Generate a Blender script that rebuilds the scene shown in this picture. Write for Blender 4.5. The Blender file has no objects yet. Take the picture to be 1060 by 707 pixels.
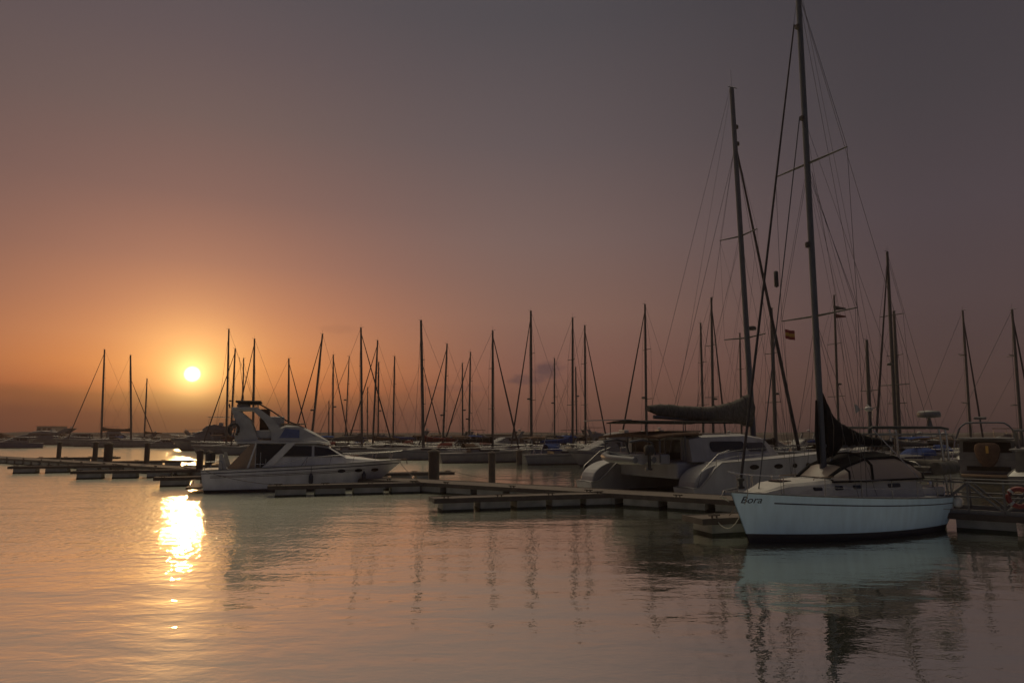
import bpy, bmesh, math, random
from mathutils import Vector, Matrix
random.seed(11)
SC = bpy.context.scene
COL = SC.collection
R = math.radians
PI = math.pi

# ------------------------------------------------------------------ camera
CAM_H = 3.5
PITCH = math.atan((447 - 353.5) / 706.67)
FPX = 706.67                       # 24 mm on a 36 mm wide sensor, in pixels of the 1060 px photograph
cam = bpy.data.cameras.new('camera')
cam.lens = 24.0
cam.sensor_width = 36.0
cam.clip_start = 0.1
cam.clip_end = 8000
cam_ob = bpy.data.objects.new('camera', cam)
COL.objects.link(cam_ob)
cam_ob.location = (0, 0, CAM_H)
cam_ob.rotation_euler = (PI / 2 + PITCH, 0, 0)
SC.camera = cam_ob

# ------------------------------------------------------------------ exposure, sun, sky
SC.view_settings.view_transform = 'Standard'
SC.view_settings.look = 'None'
SC.view_settings.exposure = 1.0
SC.view_settings.gamma = 1.0
SC.cycles.max_bounces = 6
SC.cycles.sample_clamp_indirect = 6.0
SUN_AZ, SUN_EL = R(-25.15), R(4.35)
SUN_DIR = Vector((math.sin(SUN_AZ) * math.cos(SUN_EL), math.cos(SUN_AZ) * math.cos(SUN_EL), math.sin(SUN_EL)))
sun = bpy.data.lights.new('sun', 'SUN')
sun.energy = 0.16
sun.angle = R(0.9)
sun.color = (1.0, 0.60, 0.26)
sun_ob = bpy.data.objects.new('sun', sun)
COL.objects.link(sun_ob)
sun_ob.rotation_euler = SUN_DIR.to_track_quat('Z', 'Y').to_euler()
sun_ob.location = (-60, 120, 60)


def lin(r, g, b, k=1.0):
    f = lambda c: (c / 255 / 12.92) if c / 255 <= 0.04045 else ((c / 255 + 0.055) / 1.055) ** 2.4
    return (f(r) * k, f(g) * k, f(b) * k, 1.0)


def make_sky():
    w = bpy.data.worlds.new('World')
    SC.world = w
    w.use_nodes = True
    nt = w.node_tree
    N, L = nt.nodes, nt.links
    N.clear()
    out = N.new('ShaderNodeOutputWorld')
    tc = N.new('ShaderNodeTexCoord')
    vec = tc.outputs['Generated']

    def math_(op, a, b=None, clamp=False):
        n = N.new('ShaderNodeMath')
        n.operation = op
        n.use_clamp = clamp
        for i, v in enumerate((a, b)):
            if v is None:
                continue
            if isinstance(v, (int, float)):
                n.inputs[i].default_value = v
            else:
                L.new(v, n.inputs[i])
        return n.outputs[0]

    def remap(v, a, b, c=0.0, d=1.0, smooth=True):
        n = N.new('ShaderNodeMapRange')
        n.interpolation_type = 'SMOOTHSTEP' if smooth else 'LINEAR'
        L.new(v, n.inputs[0])
        for i, x in enumerate((a, b, c, d)):
            n.inputs[i + 1].default_value = x
        return n.outputs[0]

    def mix(f, a, b, mode='MIX'):
        n = N.new('ShaderNodeMix')
        n.data_type = 'RGBA'
        n.blend_type = mode
        for i, v in ((0, f), (6, a), (7, b)):
            if isinstance(v, (int, float)):
                n.inputs[i].default_value = v
            elif isinstance(v, tuple):
                n.inputs[i].default_value = v
            else:
                L.new(v, n.inputs[i])
        return n.outputs[2]

    def ramp(v, stops):
        n = N.new('ShaderNodeValToRGB')
        n.color_ramp.interpolation = 'B_SPLINE' if False else 'EASE' if False else 'LINEAR'
        els = n.color_ramp.elements
        while len(els) > 1:
            els.remove(els[-1])
        for i, (p, c) in enumerate(stops):
            e = els[0] if i == 0 else els.new(p)
            e.position = p
            e.color = c
        L.new(v, n.inputs[0])
        return n.outputs[0]

    nrm = N.new('ShaderNodeVectorMath')
    nrm.operation = 'NORMALIZE'
    L.new(vec, nrm.inputs[0])
    vec = nrm.outputs[0]
    sep = N.new('ShaderNodeSeparateXYZ')
    L.new(vec, sep.inputs[0])
    el = math_('MULTIPLY', math_('ARCSINE', sep.outputs[2]), 180 / PI)
    az = math_('MULTIPLY', math_('ARCTAN2', sep.outputs[0], sep.outputs[1]), 180 / PI)
    dot = N.new('ShaderNodeVectorMath')
    dot.operation = 'DOT_PRODUCT'
    L.new(vec, dot.inputs[0])
    dot.inputs[1].default_value = SUN_DIR
    ang = math_('MULTIPLY', math_('ARCCOSINE', math_('MINIMUM', dot.outputs['Value'], 0.9999999)), 180 / PI)

    # lumpy top of the haze bank low in the sky
    nz = N.new('ShaderNodeTexNoise')
    mp = N.new('ShaderNodeMapping')
    mp.inputs['Scale'].default_value = (9, 9, 40)
    L.new(vec, mp.inputs[0])
    L.new(mp.outputs[0], nz.inputs['Vector'])
    nz.inputs['Scale'].default_value = 1.4
    nz.inputs['Detail'].default_value = 4
    wob = math_('MULTIPLY', math_('SUBTRACT', nz.outputs['Fac'], 0.5), 1.1)
    low = remap(el, 6.5, 3.0)
    elw = math_('ADD', el, math_('MULTIPLY', wob, low))
    e01 = math_('DIVIDE', math_('MAXIMUM', elw, 0.0), 40.0, True)
    K = 0.57
    c = lambda t: lin(*t, k=K)
    S = [(0, (92, 55, 40)), (1.4, (112, 64, 42)), (2.6, (150, 86, 44)), (3.4, (194, 108, 54)), (5, (214, 129, 68)), (7, (206, 131, 82)),
         (9.5, (184, 119, 86)), (13, (155, 106, 88)), (18, (126, 94, 86)), (23.6, (107, 88, 84)), (29, (93, 80, 81)), (33, (84, 76, 79)), (40, (80, 75, 80))]
    LL = [(0, (84, 50, 42)), (1.4, (94, 56, 44)), (3, (108, 64, 48)), (3.7, (132, 80, 58)), (6, (142, 90, 68)), (10, (130, 92, 76)), (15.9, (112, 86, 79)),
          (23, (96, 80, 78)), (31, (82, 74, 77)), (40, (76, 71, 77))]
    M = [(0, (82, 57, 50)), (1.2, (93, 63, 54)), (3, (109, 74, 62)), (5, (121, 83, 72)), (9.4, (127, 95, 83)), (15.9, (114, 93, 88)), (23.6, (93, 82, 83)),
         (32.7, (75, 71, 75)), (40, (71, 69, 74))]
    A = [(0, (54, 42, 43)), (1.2, (60, 46, 46)), (4.6, (71, 56, 55)), (9.4, (75, 62, 63)), (15.9, (72, 63, 67)), (23.6, (64, 59, 63)), (32.7, (58, 55, 60)),
         (40, (58, 56, 60))]
    rS, rL, rM, rA = [ramp(e01, [(p / 40, c(q)) for p, q in t]) for t in (S, LL, M, A)]
    col = mix(remap(az, -48, -25), rL, rS)
    col = mix(remap(az, -27, 3), col, rM)
    col = mix(remap(az, -4, 34), col, rA)
    # warm glow round the sun, then the disc
    for rad, amp, cc in ((8.0, 0.16, (1.0, 0.60, 0.20)), (3.4, 0.55, (1.0, 0.66, 0.20)), (1.2, 0.9, (1.0, 0.74, 0.28))):
        g = math_('MULTIPLY', math_('EXPONENT', math_('MULTIPLY', math_('POWER', math_('DIVIDE', ang, rad), 1.6), -1.0)), amp * K)
        if rad > 2:
            g = math_('MULTIPLY', g, remap(el, 0.6, 4.2, 0.25, 1.0))
        col = mix(1.0, col, mix(1.0, (cc[0], cc[1], cc[2], 1), g, 'MULTIPLY'), 'ADD')
    disc = remap(ang, 0.66, 0.34)
    col = mix(disc, col, (3.6, 2.7, 1.2, 1))
    # small grey cloud right of the middle and thin streaks
    cn = N.new('ShaderNodeTexNoise')
    cm = N.new('ShaderNodeMapping')
    cm.inputs['Scale'].default_value = (30, 30, 85)
    L.new(vec, cm.inputs[0])
    L.new(cm.outputs[0], cn.inputs['Vector'])
    cn.inputs['Scale'].default_value = 1.0
    cn.inputs['Detail'].default_value = 5
    for ca, ce, wa, we, amt in ((3.5, 5.2, 2.0, 0.8, 0.85), (1.0, 4.3, 1.8, 0.55, 0.7), (-5.0, 3.6, 3.4, 0.4, 0.22), (-14.5, 8.3, 2.0, 0.5, 0.1)):
        da = math_('POWER', math_('DIVIDE', math_('ABSOLUTE', math_('SUBTRACT', az, ca)), wa), 2)
        de = math_('POWER', math_('DIVIDE', math_('ABSOLUTE', math_('SUBTRACT', el, ce)), we), 2)
        m = math_('SUBTRACT', 1.0, math_('ADD', da, de))
        m = math_('ADD', m, math_('MULTIPLY', math_('SUBTRACT', cn.outputs['Fac'], 0.5), 3.0))
        m = math_('MULTIPLY', remap(m, 0.0, 1.1), amt)
        col = mix(m, col, lin(80, 60, 62, k=K))
    # clear sky overhead and behind the viewer
    sky = N.new('ShaderNodeTexSky')
    sky.sky_type = 'NISHITA'
    sky.sun_disc = False
    sky.sun_elevation = SUN_EL
    sky.sun_rotation = SUN_AZ
    sky.dust_density = 4
    front = math_('MULTIPLY', remap(el, 36, 62, 1, 0), remap(math_('ABSOLUTE', az), 50, 95, 1, 0))
    b1 = N.new('ShaderNodeBackground')
    L.new(col, b1.inputs[0])
    L.new(front, b1.inputs[1])
    b2 = N.new('ShaderNodeBackground')
    L.new(mix(1.0, sky.outputs[0], (0.19, 0.155, 0.22, 1), 'MULTIPLY'), b2.inputs[0])
    L.new(math_('MULTIPLY', math_('SUBTRACT', 1.0, front), 0.15), b2.inputs[1])
    # added bright patch of sky ahead, above the frame, to lighten the water
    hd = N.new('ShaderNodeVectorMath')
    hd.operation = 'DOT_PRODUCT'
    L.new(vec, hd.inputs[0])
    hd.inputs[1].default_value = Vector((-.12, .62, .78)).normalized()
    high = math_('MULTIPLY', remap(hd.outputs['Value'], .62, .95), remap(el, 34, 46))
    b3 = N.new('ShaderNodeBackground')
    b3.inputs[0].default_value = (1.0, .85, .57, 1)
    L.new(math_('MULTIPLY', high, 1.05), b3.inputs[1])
    ad = N.new('ShaderNodeAddShader')
    L.new(b1.outputs[0], ad.inputs[0])
    L.new(b2.outputs[0], ad.inputs[1])
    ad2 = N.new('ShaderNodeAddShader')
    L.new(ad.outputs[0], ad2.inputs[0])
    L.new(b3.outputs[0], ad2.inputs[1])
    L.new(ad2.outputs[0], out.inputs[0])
    w.cycles.sampling_method = 'MANUAL'
    w.cycles.sample_map_resolution = 2048


make_sky()


# ------------------------------------------------------------------ materials
def mat(name, color, rough=0.5, metal=0.0, noise=0.0, scale=6.0, spec=0.5, bump=0.0, stretch=(1, 1, 1), color2=None, alpha=1.0, transmission=0.0):
    m = bpy.data.materials.new(name)
    m.use_nodes = True
    nt = m.node_tree
    p = nt.nodes['Principled BSDF']
    col = tuple(color) + (1.0,)
    p.inputs['Roughness'].default_value = rough
    p.inputs['Metallic'].default_value = metal
    p.inputs['Specular IOR Level'].default_value = spec
    p.inputs['Alpha'].default_value = alpha
    p.inputs['Transmission Weight'].default_value = transmission
    tc = nt.nodes.new('ShaderNodeTexCoord')
    mp = nt.nodes.new('ShaderNodeMapping')
    mp.inputs['Scale'].default_value = stretch
    nt.links.new(tc.outputs['Object'], mp.inputs[0])
    n = nt.nodes.new('ShaderNodeTexNoise')
    n.inputs['Scale'].default_value = scale
    n.inputs['Detail'].default_value = 6
    nt.links.new(mp.outputs[0], n.inputs['Vector'])
    r = nt.nodes.new('ShaderNodeValToRGB')
    r.color_ramp.elements[0].position = 0.3
    r.color_ramp.elements[1].position = 0.7
    c2 = color2 or tuple(c * (1 - noise) for c in color)
    r.color_ramp.elements[0].color = tuple(c2) + (1.0,)
    r.color_ramp.elements[1].color = col
    nt.links.new(n.outputs['Fac'], r.inputs[0])
    nt.links.new(r.outputs[0], p.inputs['Base Color'])
    if bump:
        b = nt.nodes.new('ShaderNodeBump')
        b.inputs['Strength'].default_value = bump
        b.inputs['Distance'].default_value = 0.02
        nt.links.new(n.outputs['Fac'], b.inputs['Height'])
        nt.links.new(b.outputs[0], p.inputs['Normal'])
    return m


M = {
    'white': mat('white_gelcoat', (0.56, 0.53, 0.51), 0.38, noise=0.26, scale=1.8, stretch=(1, 1, .45)),
    'offwhite': mat('aged_white_gelcoat', (0.36, 0.34, 0.325), 0.5, noise=0.28, scale=2.0),
    'grey_hull': mat('grey_gelcoat', (0.12, 0.125, 0.135), 0.45, noise=0.25, scale=2.0),
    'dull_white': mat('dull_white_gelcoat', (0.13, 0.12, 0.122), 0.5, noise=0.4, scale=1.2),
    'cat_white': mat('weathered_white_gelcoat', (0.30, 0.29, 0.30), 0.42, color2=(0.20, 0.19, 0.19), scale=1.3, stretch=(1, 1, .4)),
    'navy_hull': mat('navy_gelcoat', (0.03, 0.04, 0.08), 0.3, noise=0.2),
    'teal_hull': mat('pale_blue_gelcoat', (0.54, 0.71, 0.80), 0.36, noise=0.16, scale=2.6, stretch=(1.6, 1.6, .3)),
    'antifoul': mat('dark_antifouling', (0.018, 0.016, 0.02), 0.6, noise=0.4, scale=5),
    'navy': mat('navy_line', (0.012, 0.013, 0.03), 0.4),
    'deckw': mat('deck_white', (0.55, 0.54, 0.51), 0.6, noise=0.12, scale=8),
    'teak': mat('teak_deck', (0.22, 0.14, 0.085), 0.7, noise=0.35, scale=3, stretch=(1, 14, 1)),
    'alu': mat('mast_aluminium', (0.085, 0.09, 0.11), 0.6, 0.0, noise=0.2, scale=2, spec=.3),
    'darkmast': mat('dark_mast', (0.05, 0.045, 0.045), 0.7, 0.0, noise=0.2, scale=2),
    'wire': mat('rigging_wire', (0.06, 0.06, 0.065), 0.5, 0.3),
    'steel': mat('stainless_tube', (0.55, 0.53, 0.51), 0.22, 0.9, noise=0.08),
    'black_canvas': mat('black_canvas', (0.010, 0.010, 0.013), 0.95, noise=0.4, scale=9, bump=0.6, spec=0.1),
    'grey_canvas': mat('grey_canvas', (0.12, 0.11, 0.10), 0.95, noise=0.45, scale=4, bump=0.9, stretch=(2.5, 1, 1), spec=0.1),
    'blue_canvas': mat('blue_canvas', (0.025, 0.05, 0.16), 0.9, noise=0.3, scale=6, bump=0.5, spec=0.1),
    'red_canvas': mat('maroon_canvas', (0.11, 0.02, 0.02), 0.9, noise=0.3, scale=6, bump=0.5, spec=0.1),
    'brown_canvas': mat('brown_canvas', (0.09, 0.055, 0.04), 0.9, noise=0.3, scale=6, bump=0.5, spec=0.1),
    'tan_canvas': mat('tan_mesh_canvas', (0.36, 0.28, 0.22), 0.9, noise=0.2, scale=20, spec=0.1),
    'sail': mat('furled_sail', (0.22, 0.20, 0.19), 0.9, noise=0.3, scale=3, stretch=(3, 3, 0.7), spec=0.1),
    'sail_dark': mat('furled_sail_dark_strip', (0.05, 0.045, 0.05), 0.9, noise=0.3, scale=3, spec=0.1),
    'glass': mat('tinted_window', (0.010, 0.009, 0.010), 0.12, spec=0.3),
    'vinyl': mat('clear_vinyl', (0.34, 0.28, 0.25), 0.22, noise=0.15, scale=3),
    'rubber': mat('black_rubber', (0.02, 0.02, 0.022), 0.7, noise=0.2),
    'dinghy': mat('grey_rubber_tube', (0.30, 0.30, 0.31), 0.55, noise=0.15, scale=5),
    'wood': mat('weathered_planks', (0.105, 0.08, 0.068), 0.85, noise=0.45, scale=2.2, stretch=(1, 9, 1), bump=0.4),
    'fascia': mat('dark_timber_beam', (0.06, 0.045, 0.038), 0.8, noise=0.4, scale=3),
    'concrete': mat('pale_concrete_float', (0.25, 0.24, 0.22), 0.85, color2=(0.14, 0.14, 0.125), scale=1.6, bump=0.3),
    'weed': mat('weed_and_scum', (0.035, 0.04, 0.025), 0.9, noise=0.5, scale=7, bump=0.5),
    'pile': mat('dark_steel_pile', (0.035, 0.03, 0.03), 0.75, color2=(0.07, 0.045, 0.03), scale=3),
    'rope': mat('mooring_rope', (0.12, 0.10, 0.085), 0.9, noise=0.3, scale=20),
    'rope_pale': mat('pale_rope', (0.32, 0.30, 0.26), 0.9, noise=0.3, scale=20),
    'red': mat('lifebuoy_red', (0.15, 0.012, 0.012), 0.5, noise=0.2),
    'yellow': mat('flag_yellow', (0.40, 0.22, 0.04), 0.8, noise=0.15),
    'flag_red': mat('flag_red', (0.22, 0.03, 0.025), 0.8, noise=0.15),
    'flag_white': mat('flag_white', (0.6, 0.58, 0.56), 0.8),
    'fender_navy': mat('navy_fender', (0.02, 0.022, 0.035), 0.5, noise=0.2),
    'fender_white': mat('white_fender', (0.62, 0.60, 0.56), 0.4, noise=0.15),
    'galv': mat('galvanised_rail', (0.17, 0.165, 0.165), 0.6, 0.3, noise=0.25),
    'stone': mat('breakwater_stone', (0.05, 0.042, 0.04), 0.9, noise=0.5, scale=0.6, bump=0.6),
    'shed': mat('shed_wall', (0.16, 0.14, 0.13), 0.9, noise=0.25, scale=0.5),
    'tree': mat('far_foliage', (0.05, 0.06, 0.035), 0.9, noise=0.5, scale=0.8),
    'blue_cover': mat('pale_blue_cover', (0.10, 0.125, 0.24), 0.9, noise=0.2, scale=6, spec=0.1),
}


def translucent(m, amount, color):
    nt = m.node_tree
    p = nt.nodes['Principled BSDF']
    out = [n for n in nt.nodes if n.type == 'OUTPUT_MATERIAL'][0]
    tr = nt.nodes.new('ShaderNodeBsdfTranslucent')
    tr.inputs['Color'].default_value = tuple(color) + (1,)
    mx = nt.nodes.new('ShaderNodeMixShader')
    mx.inputs[0].default_value = amount
    nt.links.new(p.outputs[0], mx.inputs[1])
    nt.links.new(tr.outputs[0], mx.inputs[2])
    nt.links.new(mx.outputs[0], out.inputs[0])


translucent(M['vinyl'], .45, (.55, .47, .43))
translucent(M['tan_canvas'], .4, (.5, .4, .32))


# ------------------------------------------------------------------ mesh helpers
class MB:
    def __init__(self):
        self.v, self.f, self.m, self.s = [], [], [], []

    def add(self, verts, faces, mi=0, smooth=False):
        o = len(self.v)
        self.v += [tuple(p) for p in verts]
        for i, f in enumerate(faces):
            self.f.append([o + k for k in f])
            self.m.append(mi[i] if isinstance(mi, list) else mi)
            self.s.append(smooth)
        return self

    def box(self, c, size, rz=0.0, mi=0, ry=0.0):
        x, y, z = [s / 2 for s in size]
        rot = Matrix.Rotation(rz, 3, 'Z') @ Matrix.Rotation(ry, 3, 'Y')
        vs = [Vector(c) + rot @ Vector((a * x, b * y, d * z)) for a in (-1, 1) for b in (-1, 1) for d in (-1, 1)]
        return self.add(vs, [(0, 1, 3, 2), (4, 6, 7, 5), (0, 4, 5, 1), (2, 3, 7, 6), (0, 2, 6, 4), (1, 5, 7, 3)], mi)

    def loft(self, rings, closed=True, caps=True, mi=0, smooth=True, rowmi=None):
        n = len(rings[0])
        vs = [p for r in rings for p in r]
        fs, ms = [], []
        for i in range(len(rings) - 1):
            for j in range(n if closed else n - 1):
                k = (j + 1) % n
                fs.append((i * n + j, i * n + k, (i + 1) * n + k, (i + 1) * n + j))
                ms.append(rowmi[j] if rowmi else mi)
        self.add(vs, fs, ms, smooth)
        if caps:
            self.add(rings[0], [tuple(range(n))], mi)
            self.add(rings[-1], [tuple(range(n - 1, -1, -1))], mi)
        return self

    def tube(self, pts, r, n=6, mi=0, caps=True, flat=None):
        pts = [Vector(p) for p in pts]
        rings = []
        for i, p in enumerate(pts):
            a = pts[max(0, i - 1)]
            b = pts[min(len(pts) - 1, i + 1)]
            t = (b - a).normalized()
            ref = Vector((0, 0, 1)) if abs(t.z) < 0.9 else Vector((1, 0, 0))
            u = t.cross(ref).normalized()
            w = u.cross(t).normalized()
            rr = r[i] if isinstance(r, (list, tuple)) else r
            fu, fw = flat or (1, 1)
            rings.append([p + (u * math.cos(2 * PI * k / n) * fu + w * math.sin(2 * PI * k / n) * fw) * rr for k in range(n)])
        return self.loft(rings, True, caps, mi)

    def lathe(self, prof, c=(0, 0, 0), n=16, mi=0, axis='z'):
        rings = []
        for r, h in prof:
            ring = []
            for k in range(n):
                a = 2 * PI * k / n
                p = (r * math.cos(a), r * math.sin(a), h)
                if axis == 'x':
                    p = (h, p[0], p[1])
                elif axis == 'y':
                    p = (p[0], h, p[1])
                ring.append(Vector(c) + Vector(p))
            rings.append(ring)
        return self.loft(rings, True, True, mi)

    def prism(self, poly, y0, y1, mi=0):
        """polygon in xz pulled from y0 to y1"""
        n = len(poly)
        vs = [(x, y0, z) for x, z in poly] + [(x, y1, z) for x, z in poly]
        fs = [tuple(range(n)), tuple(range(2 * n - 1, n - 1, -1))] + [(i, (i + 1) % n, n + (i + 1) % n, n + i) for i in range(n)]
        return self.add(vs, fs, mi)

    def slab(self, pts, nrm, th, mi=0):
        """flat polygon given in 3-D, thickened along nrm"""
        n = len(pts)
        d = Vector(nrm).normalized() * th
        vs = [Vector(p) for p in pts] + [Vector(p) + d for p in pts]
        fs = [tuple(range(n)), tuple(range(2 * n - 1, n - 1, -1))] + [(i, (i + 1) % n, n + (i + 1) % n, n + i) for i in range(n)]
        return self.add(vs, fs, mi)

    def build(self, name, mats, parent=None, bevel=0.0):
        me = bpy.data.meshes.new(name)
        me.from_pydata(self.v, [], self.f)
        for mm in (mats if isinstance(mats, (list, tuple)) else [mats]):
            me.materials.append(M[mm] if isinstance(mm, str) else mm)
        me.polygons.foreach_set('material_index', self.m)
        me.polygons.foreach_set('use_smooth', self.s)
        bm = bmesh.new()
        bm.from_mesh(me)
        bmesh.ops.recalc_face_normals(bm, faces=bm.faces)
        bm.to_mesh(me)
        bm.free()
        me.update()
        o = bpy.data.objects.new(name, me)
        COL.objects.link(o)
        if parent is not None:
            o.parent = parent
        if bevel:
            b = o.modifiers.new('bevel', 'BEVEL')
            b.width = bevel
            b.segments = 2
            b.limit_method = 'ANGLE'
        return o


def tag(o, label=None, cat=None, group=None, kind=None):
    for k, v in (('label', label), ('category', cat), ('group', group), ('kind', kind)):
        if v:
            o[k] = v
    return o


def thing(name, label, cat, loc=(0, 0, 0), rz=0.0, group=None):
    o = bpy.data.objects.new(name, None)
    o.empty_display_size = 0.3
    COL.objects.link(o)
    o.location = loc
    o.rotation_euler = (0, 0, rz)
    return tag(o, label, cat, group)


def ray(px, py):
    xc, yc = (px - 530) / FPX, (353.5 - py) / FPX
    return Vector((xc, math.cos(PITCH) - yc * math.sin(PITCH), math.sin(PITCH) + yc * math.cos(PITCH)))


EYE = Vector((0, 0, CAM_H))


def ground(px, py, z=0.0):
    d = ray(px, py)
    return EYE + d * ((z - CAM_H) / d.z)


def at_depth(px, py, Y):
    d = ray(px, py)
    return EYE + d * (Y / d.y)


class Frame:
    """a boat's own axes (x forward, y to port, z up from the water) for measuring points in the photograph"""
    def __init__(self, loc, rz):
        self.o = Vector((loc[0], loc[1], 0))
        self.rz = rz
        self.f = Vector((math.cos(rz), math.sin(rz), 0))
        self.p = Vector((-math.sin(rz), math.cos(rz), 0))

    def at(self, px, py, y=0.0):
        d = ray(px, py)
        t = ((self.o + self.p * y) - EYE).dot(self.p) / d.dot(self.p)
        q = EYE + d * t
        return (q - self.o).dot(self.f), q.z

    def local(self, w):
        q = Vector(w) - self.o
        return Vector((q.dot(self.f), q.dot(self.p), q.z))

    def world(self, x, y, z):
        return self.o + self.f * x + self.p * y + Vector((0, 0, z))


# ------------------------------------------------------------------ water
def make_water():
    me = bpy.data.meshes.new('water')
    me.from_pydata([(-345, -35, 0), (345, -35, 0), (345, 372, 0), (-345, 372, 0)], [], [(0, 1, 2, 3)])
    o = bpy.data.objects.new('water', me)
    COL.objects.link(o)
    tag(o, kind='structure')
    m = bpy.data.materials.new('harbour_water')
    m.use_nodes = True
    nt = m.node_tree
    N, L = nt.nodes, nt.links
    N.clear()
    out = N.new('ShaderNodeOutputMaterial')
    geo = N.new('ShaderNodeNewGeometry')

    def noise(scale, stretch, detail, rot=0.0, dist=0.0):
        mp = N.new('ShaderNodeMapping')
        mp.inputs['Scale'].default_value = stretch
        mp.inputs['Rotation'].default_value = (0, 0, rot)
        L.new(geo.outputs['Position'], mp.inputs[0])
        n = N.new('ShaderNodeTexNoise')
        n.inputs['Scale'].default_value = scale
        n.inputs['Detail'].default_value = detail
        n.inputs['Roughness'].default_value = 0.5
        n.inputs['Distortion'].default_value = dist
        L.new(mp.outputs[0], n.inputs['Vector'])
        return n.outputs['Fac']

    def m_(op, a, b):
        n = N.new('ShaderNodeMath')
        n.operation = op
        for i, v in enumerate((a, b)):
            if isinstance(v, (int, float)):
                n.inputs[i].default_value = v
            else:
                L.new(v, n.inputs[i])
        return n.outputs[0]

    def bump(h, dist, strength, normal=None):
        b = N.new('ShaderNodeBump')
        b.inputs['Distance'].default_value = dist
        if isinstance(strength, float):
            b.inputs['Strength'].default_value = strength
        else:
            L.new(strength, b.inputs['Strength'])
        L.new(h, b.inputs['Height'])
        if normal is not None:
            L.new(normal, b.inputs['Normal'])
        return b.outputs[0]

    swell = noise(0.55, (0.5, 1.0, 1), 1.5, R(12))
    chop = noise(2.3, (0.5, 1.0, 1), 2.0, R(-8), 0.3)
    fine = noise(5.2, (1.0, 0.55, 1), 2.5, R(-24), 0.4)
    patch = noise(0.035, (0.7, 1.0, 1), 2.0)
    # breeze: rippled to the left and far, calm near the moored yacht on the right
    sx = N.new('ShaderNodeSeparateXYZ')
    L.new(geo.outputs['Position'], sx.inputs[0])
    mr = N.new('ShaderNodeMapRange')
    mr.interpolation_type = 'SMOOTHSTEP'
    L.new(m_('ADD', sx.outputs[0], m_('MULTIPLY', m_('SUBTRACT', patch, 0.5), 22.0)), mr.inputs[0])
    for i, v in enumerate((-16.0, 9.0, 1.0, 0.22)):
        mr.inputs[i + 1].default_value = v
    breeze = mr.outputs[0]
    md_ = N.new('ShaderNodeMapRange')
    md_.interpolation_type = 'SMOOTHSTEP'
    L.new(m_('ADD', sx.outputs[1], m_('MULTIPLY', m_('SUBTRACT', patch, 0.5), 16.0)), md_.inputs[0])
    for i, v in enumerate((13.0, 25.0, 0.06, 1.0)):
        md_.inputs[i + 1].default_value = v
    ripple = m_('MULTIPLY', breeze, md_.outputs[0])
    nrm = bump(swell, 0.085, 0.6)
    nrm = bump(chop, 0.024, m_('ADD', m_('MULTIPLY', breeze, .45), .3), nrm)
    nrm = bump(fine, 0.030, ripple, nrm)
    nrm = bump(noise(11.0, (0.7, 1.0, 1), 2.0, R(14), 0.2), 0.0032, 0.8, nrm)
    g1 = N.new('ShaderNodeBsdfGlossy')
    g1.inputs['Color'].default_value = (0.98, 0.985, 0.88, 1)
    g1.inputs['Roughness'].default_value = 0.035
    L.new(nrm, g1.inputs['Normal'])
    g2 = N.new('ShaderNodeBsdfGlossy')
    g2.inputs['Color'].default_value = (1.0, 1.0, 0.86, 1)
    g2.inputs['Roughness'].default_value = 0.40
    L.new(nrm, g2.inputs['Normal'])
    df = N.new('ShaderNodeBsdfDiffuse')
    df.inputs['Color'].default_value = (0.03, 0.055, 0.06, 1)
    a = N.new('ShaderNodeMixShader')
    L.new(m_('MULTIPLY', m_('MAXIMUM', m_('SUBTRACT', breeze, .3), .05), .36), a.inputs[0])
    L.new(g1.outputs[0], a.inputs[1])
    L.new(g2.outputs[0], a.inputs[2])
    # Fresnel: less mirror, more water body when looked at steeply
    lw = N.new('ShaderNodeLayerWeight')
    lw.inputs['Blend'].default_value = 0.5
    f = N.new('ShaderNodeMapRange')
    L.new(lw.outputs['Facing'], f.inputs[0])
    for i, v in enumerate((0.3, 0.9, 0.16, 0.03)):
        f.inputs[i + 1].default_value = v
    b = N.new('ShaderNodeMixShader')
    L.new(f.outputs[0], b.inputs[0])
    L.new(a.outputs[0], b.inputs[1])
    L.new(df.outputs[0], b.inputs[2])
    L.new(b.outputs[0], out.inputs[0])
    me.materials.append(m)


make_water()


# ------------------------------------------------------------------ pontoons
U = Vector((0.9505, 0.3107, 0))          # the way every finger runs from its tip to the walkway
TIP0 = Vector((6.45, 23.55, 0))
STEP = Vector((-9.8, 7.0, 0))
WDIR = STEP.normalized()
WN = Vector((-WDIR.y, WDIR.x, 0)) * -1
if WN.y < 0:
    WN = -WN
FL = 8.42


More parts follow.
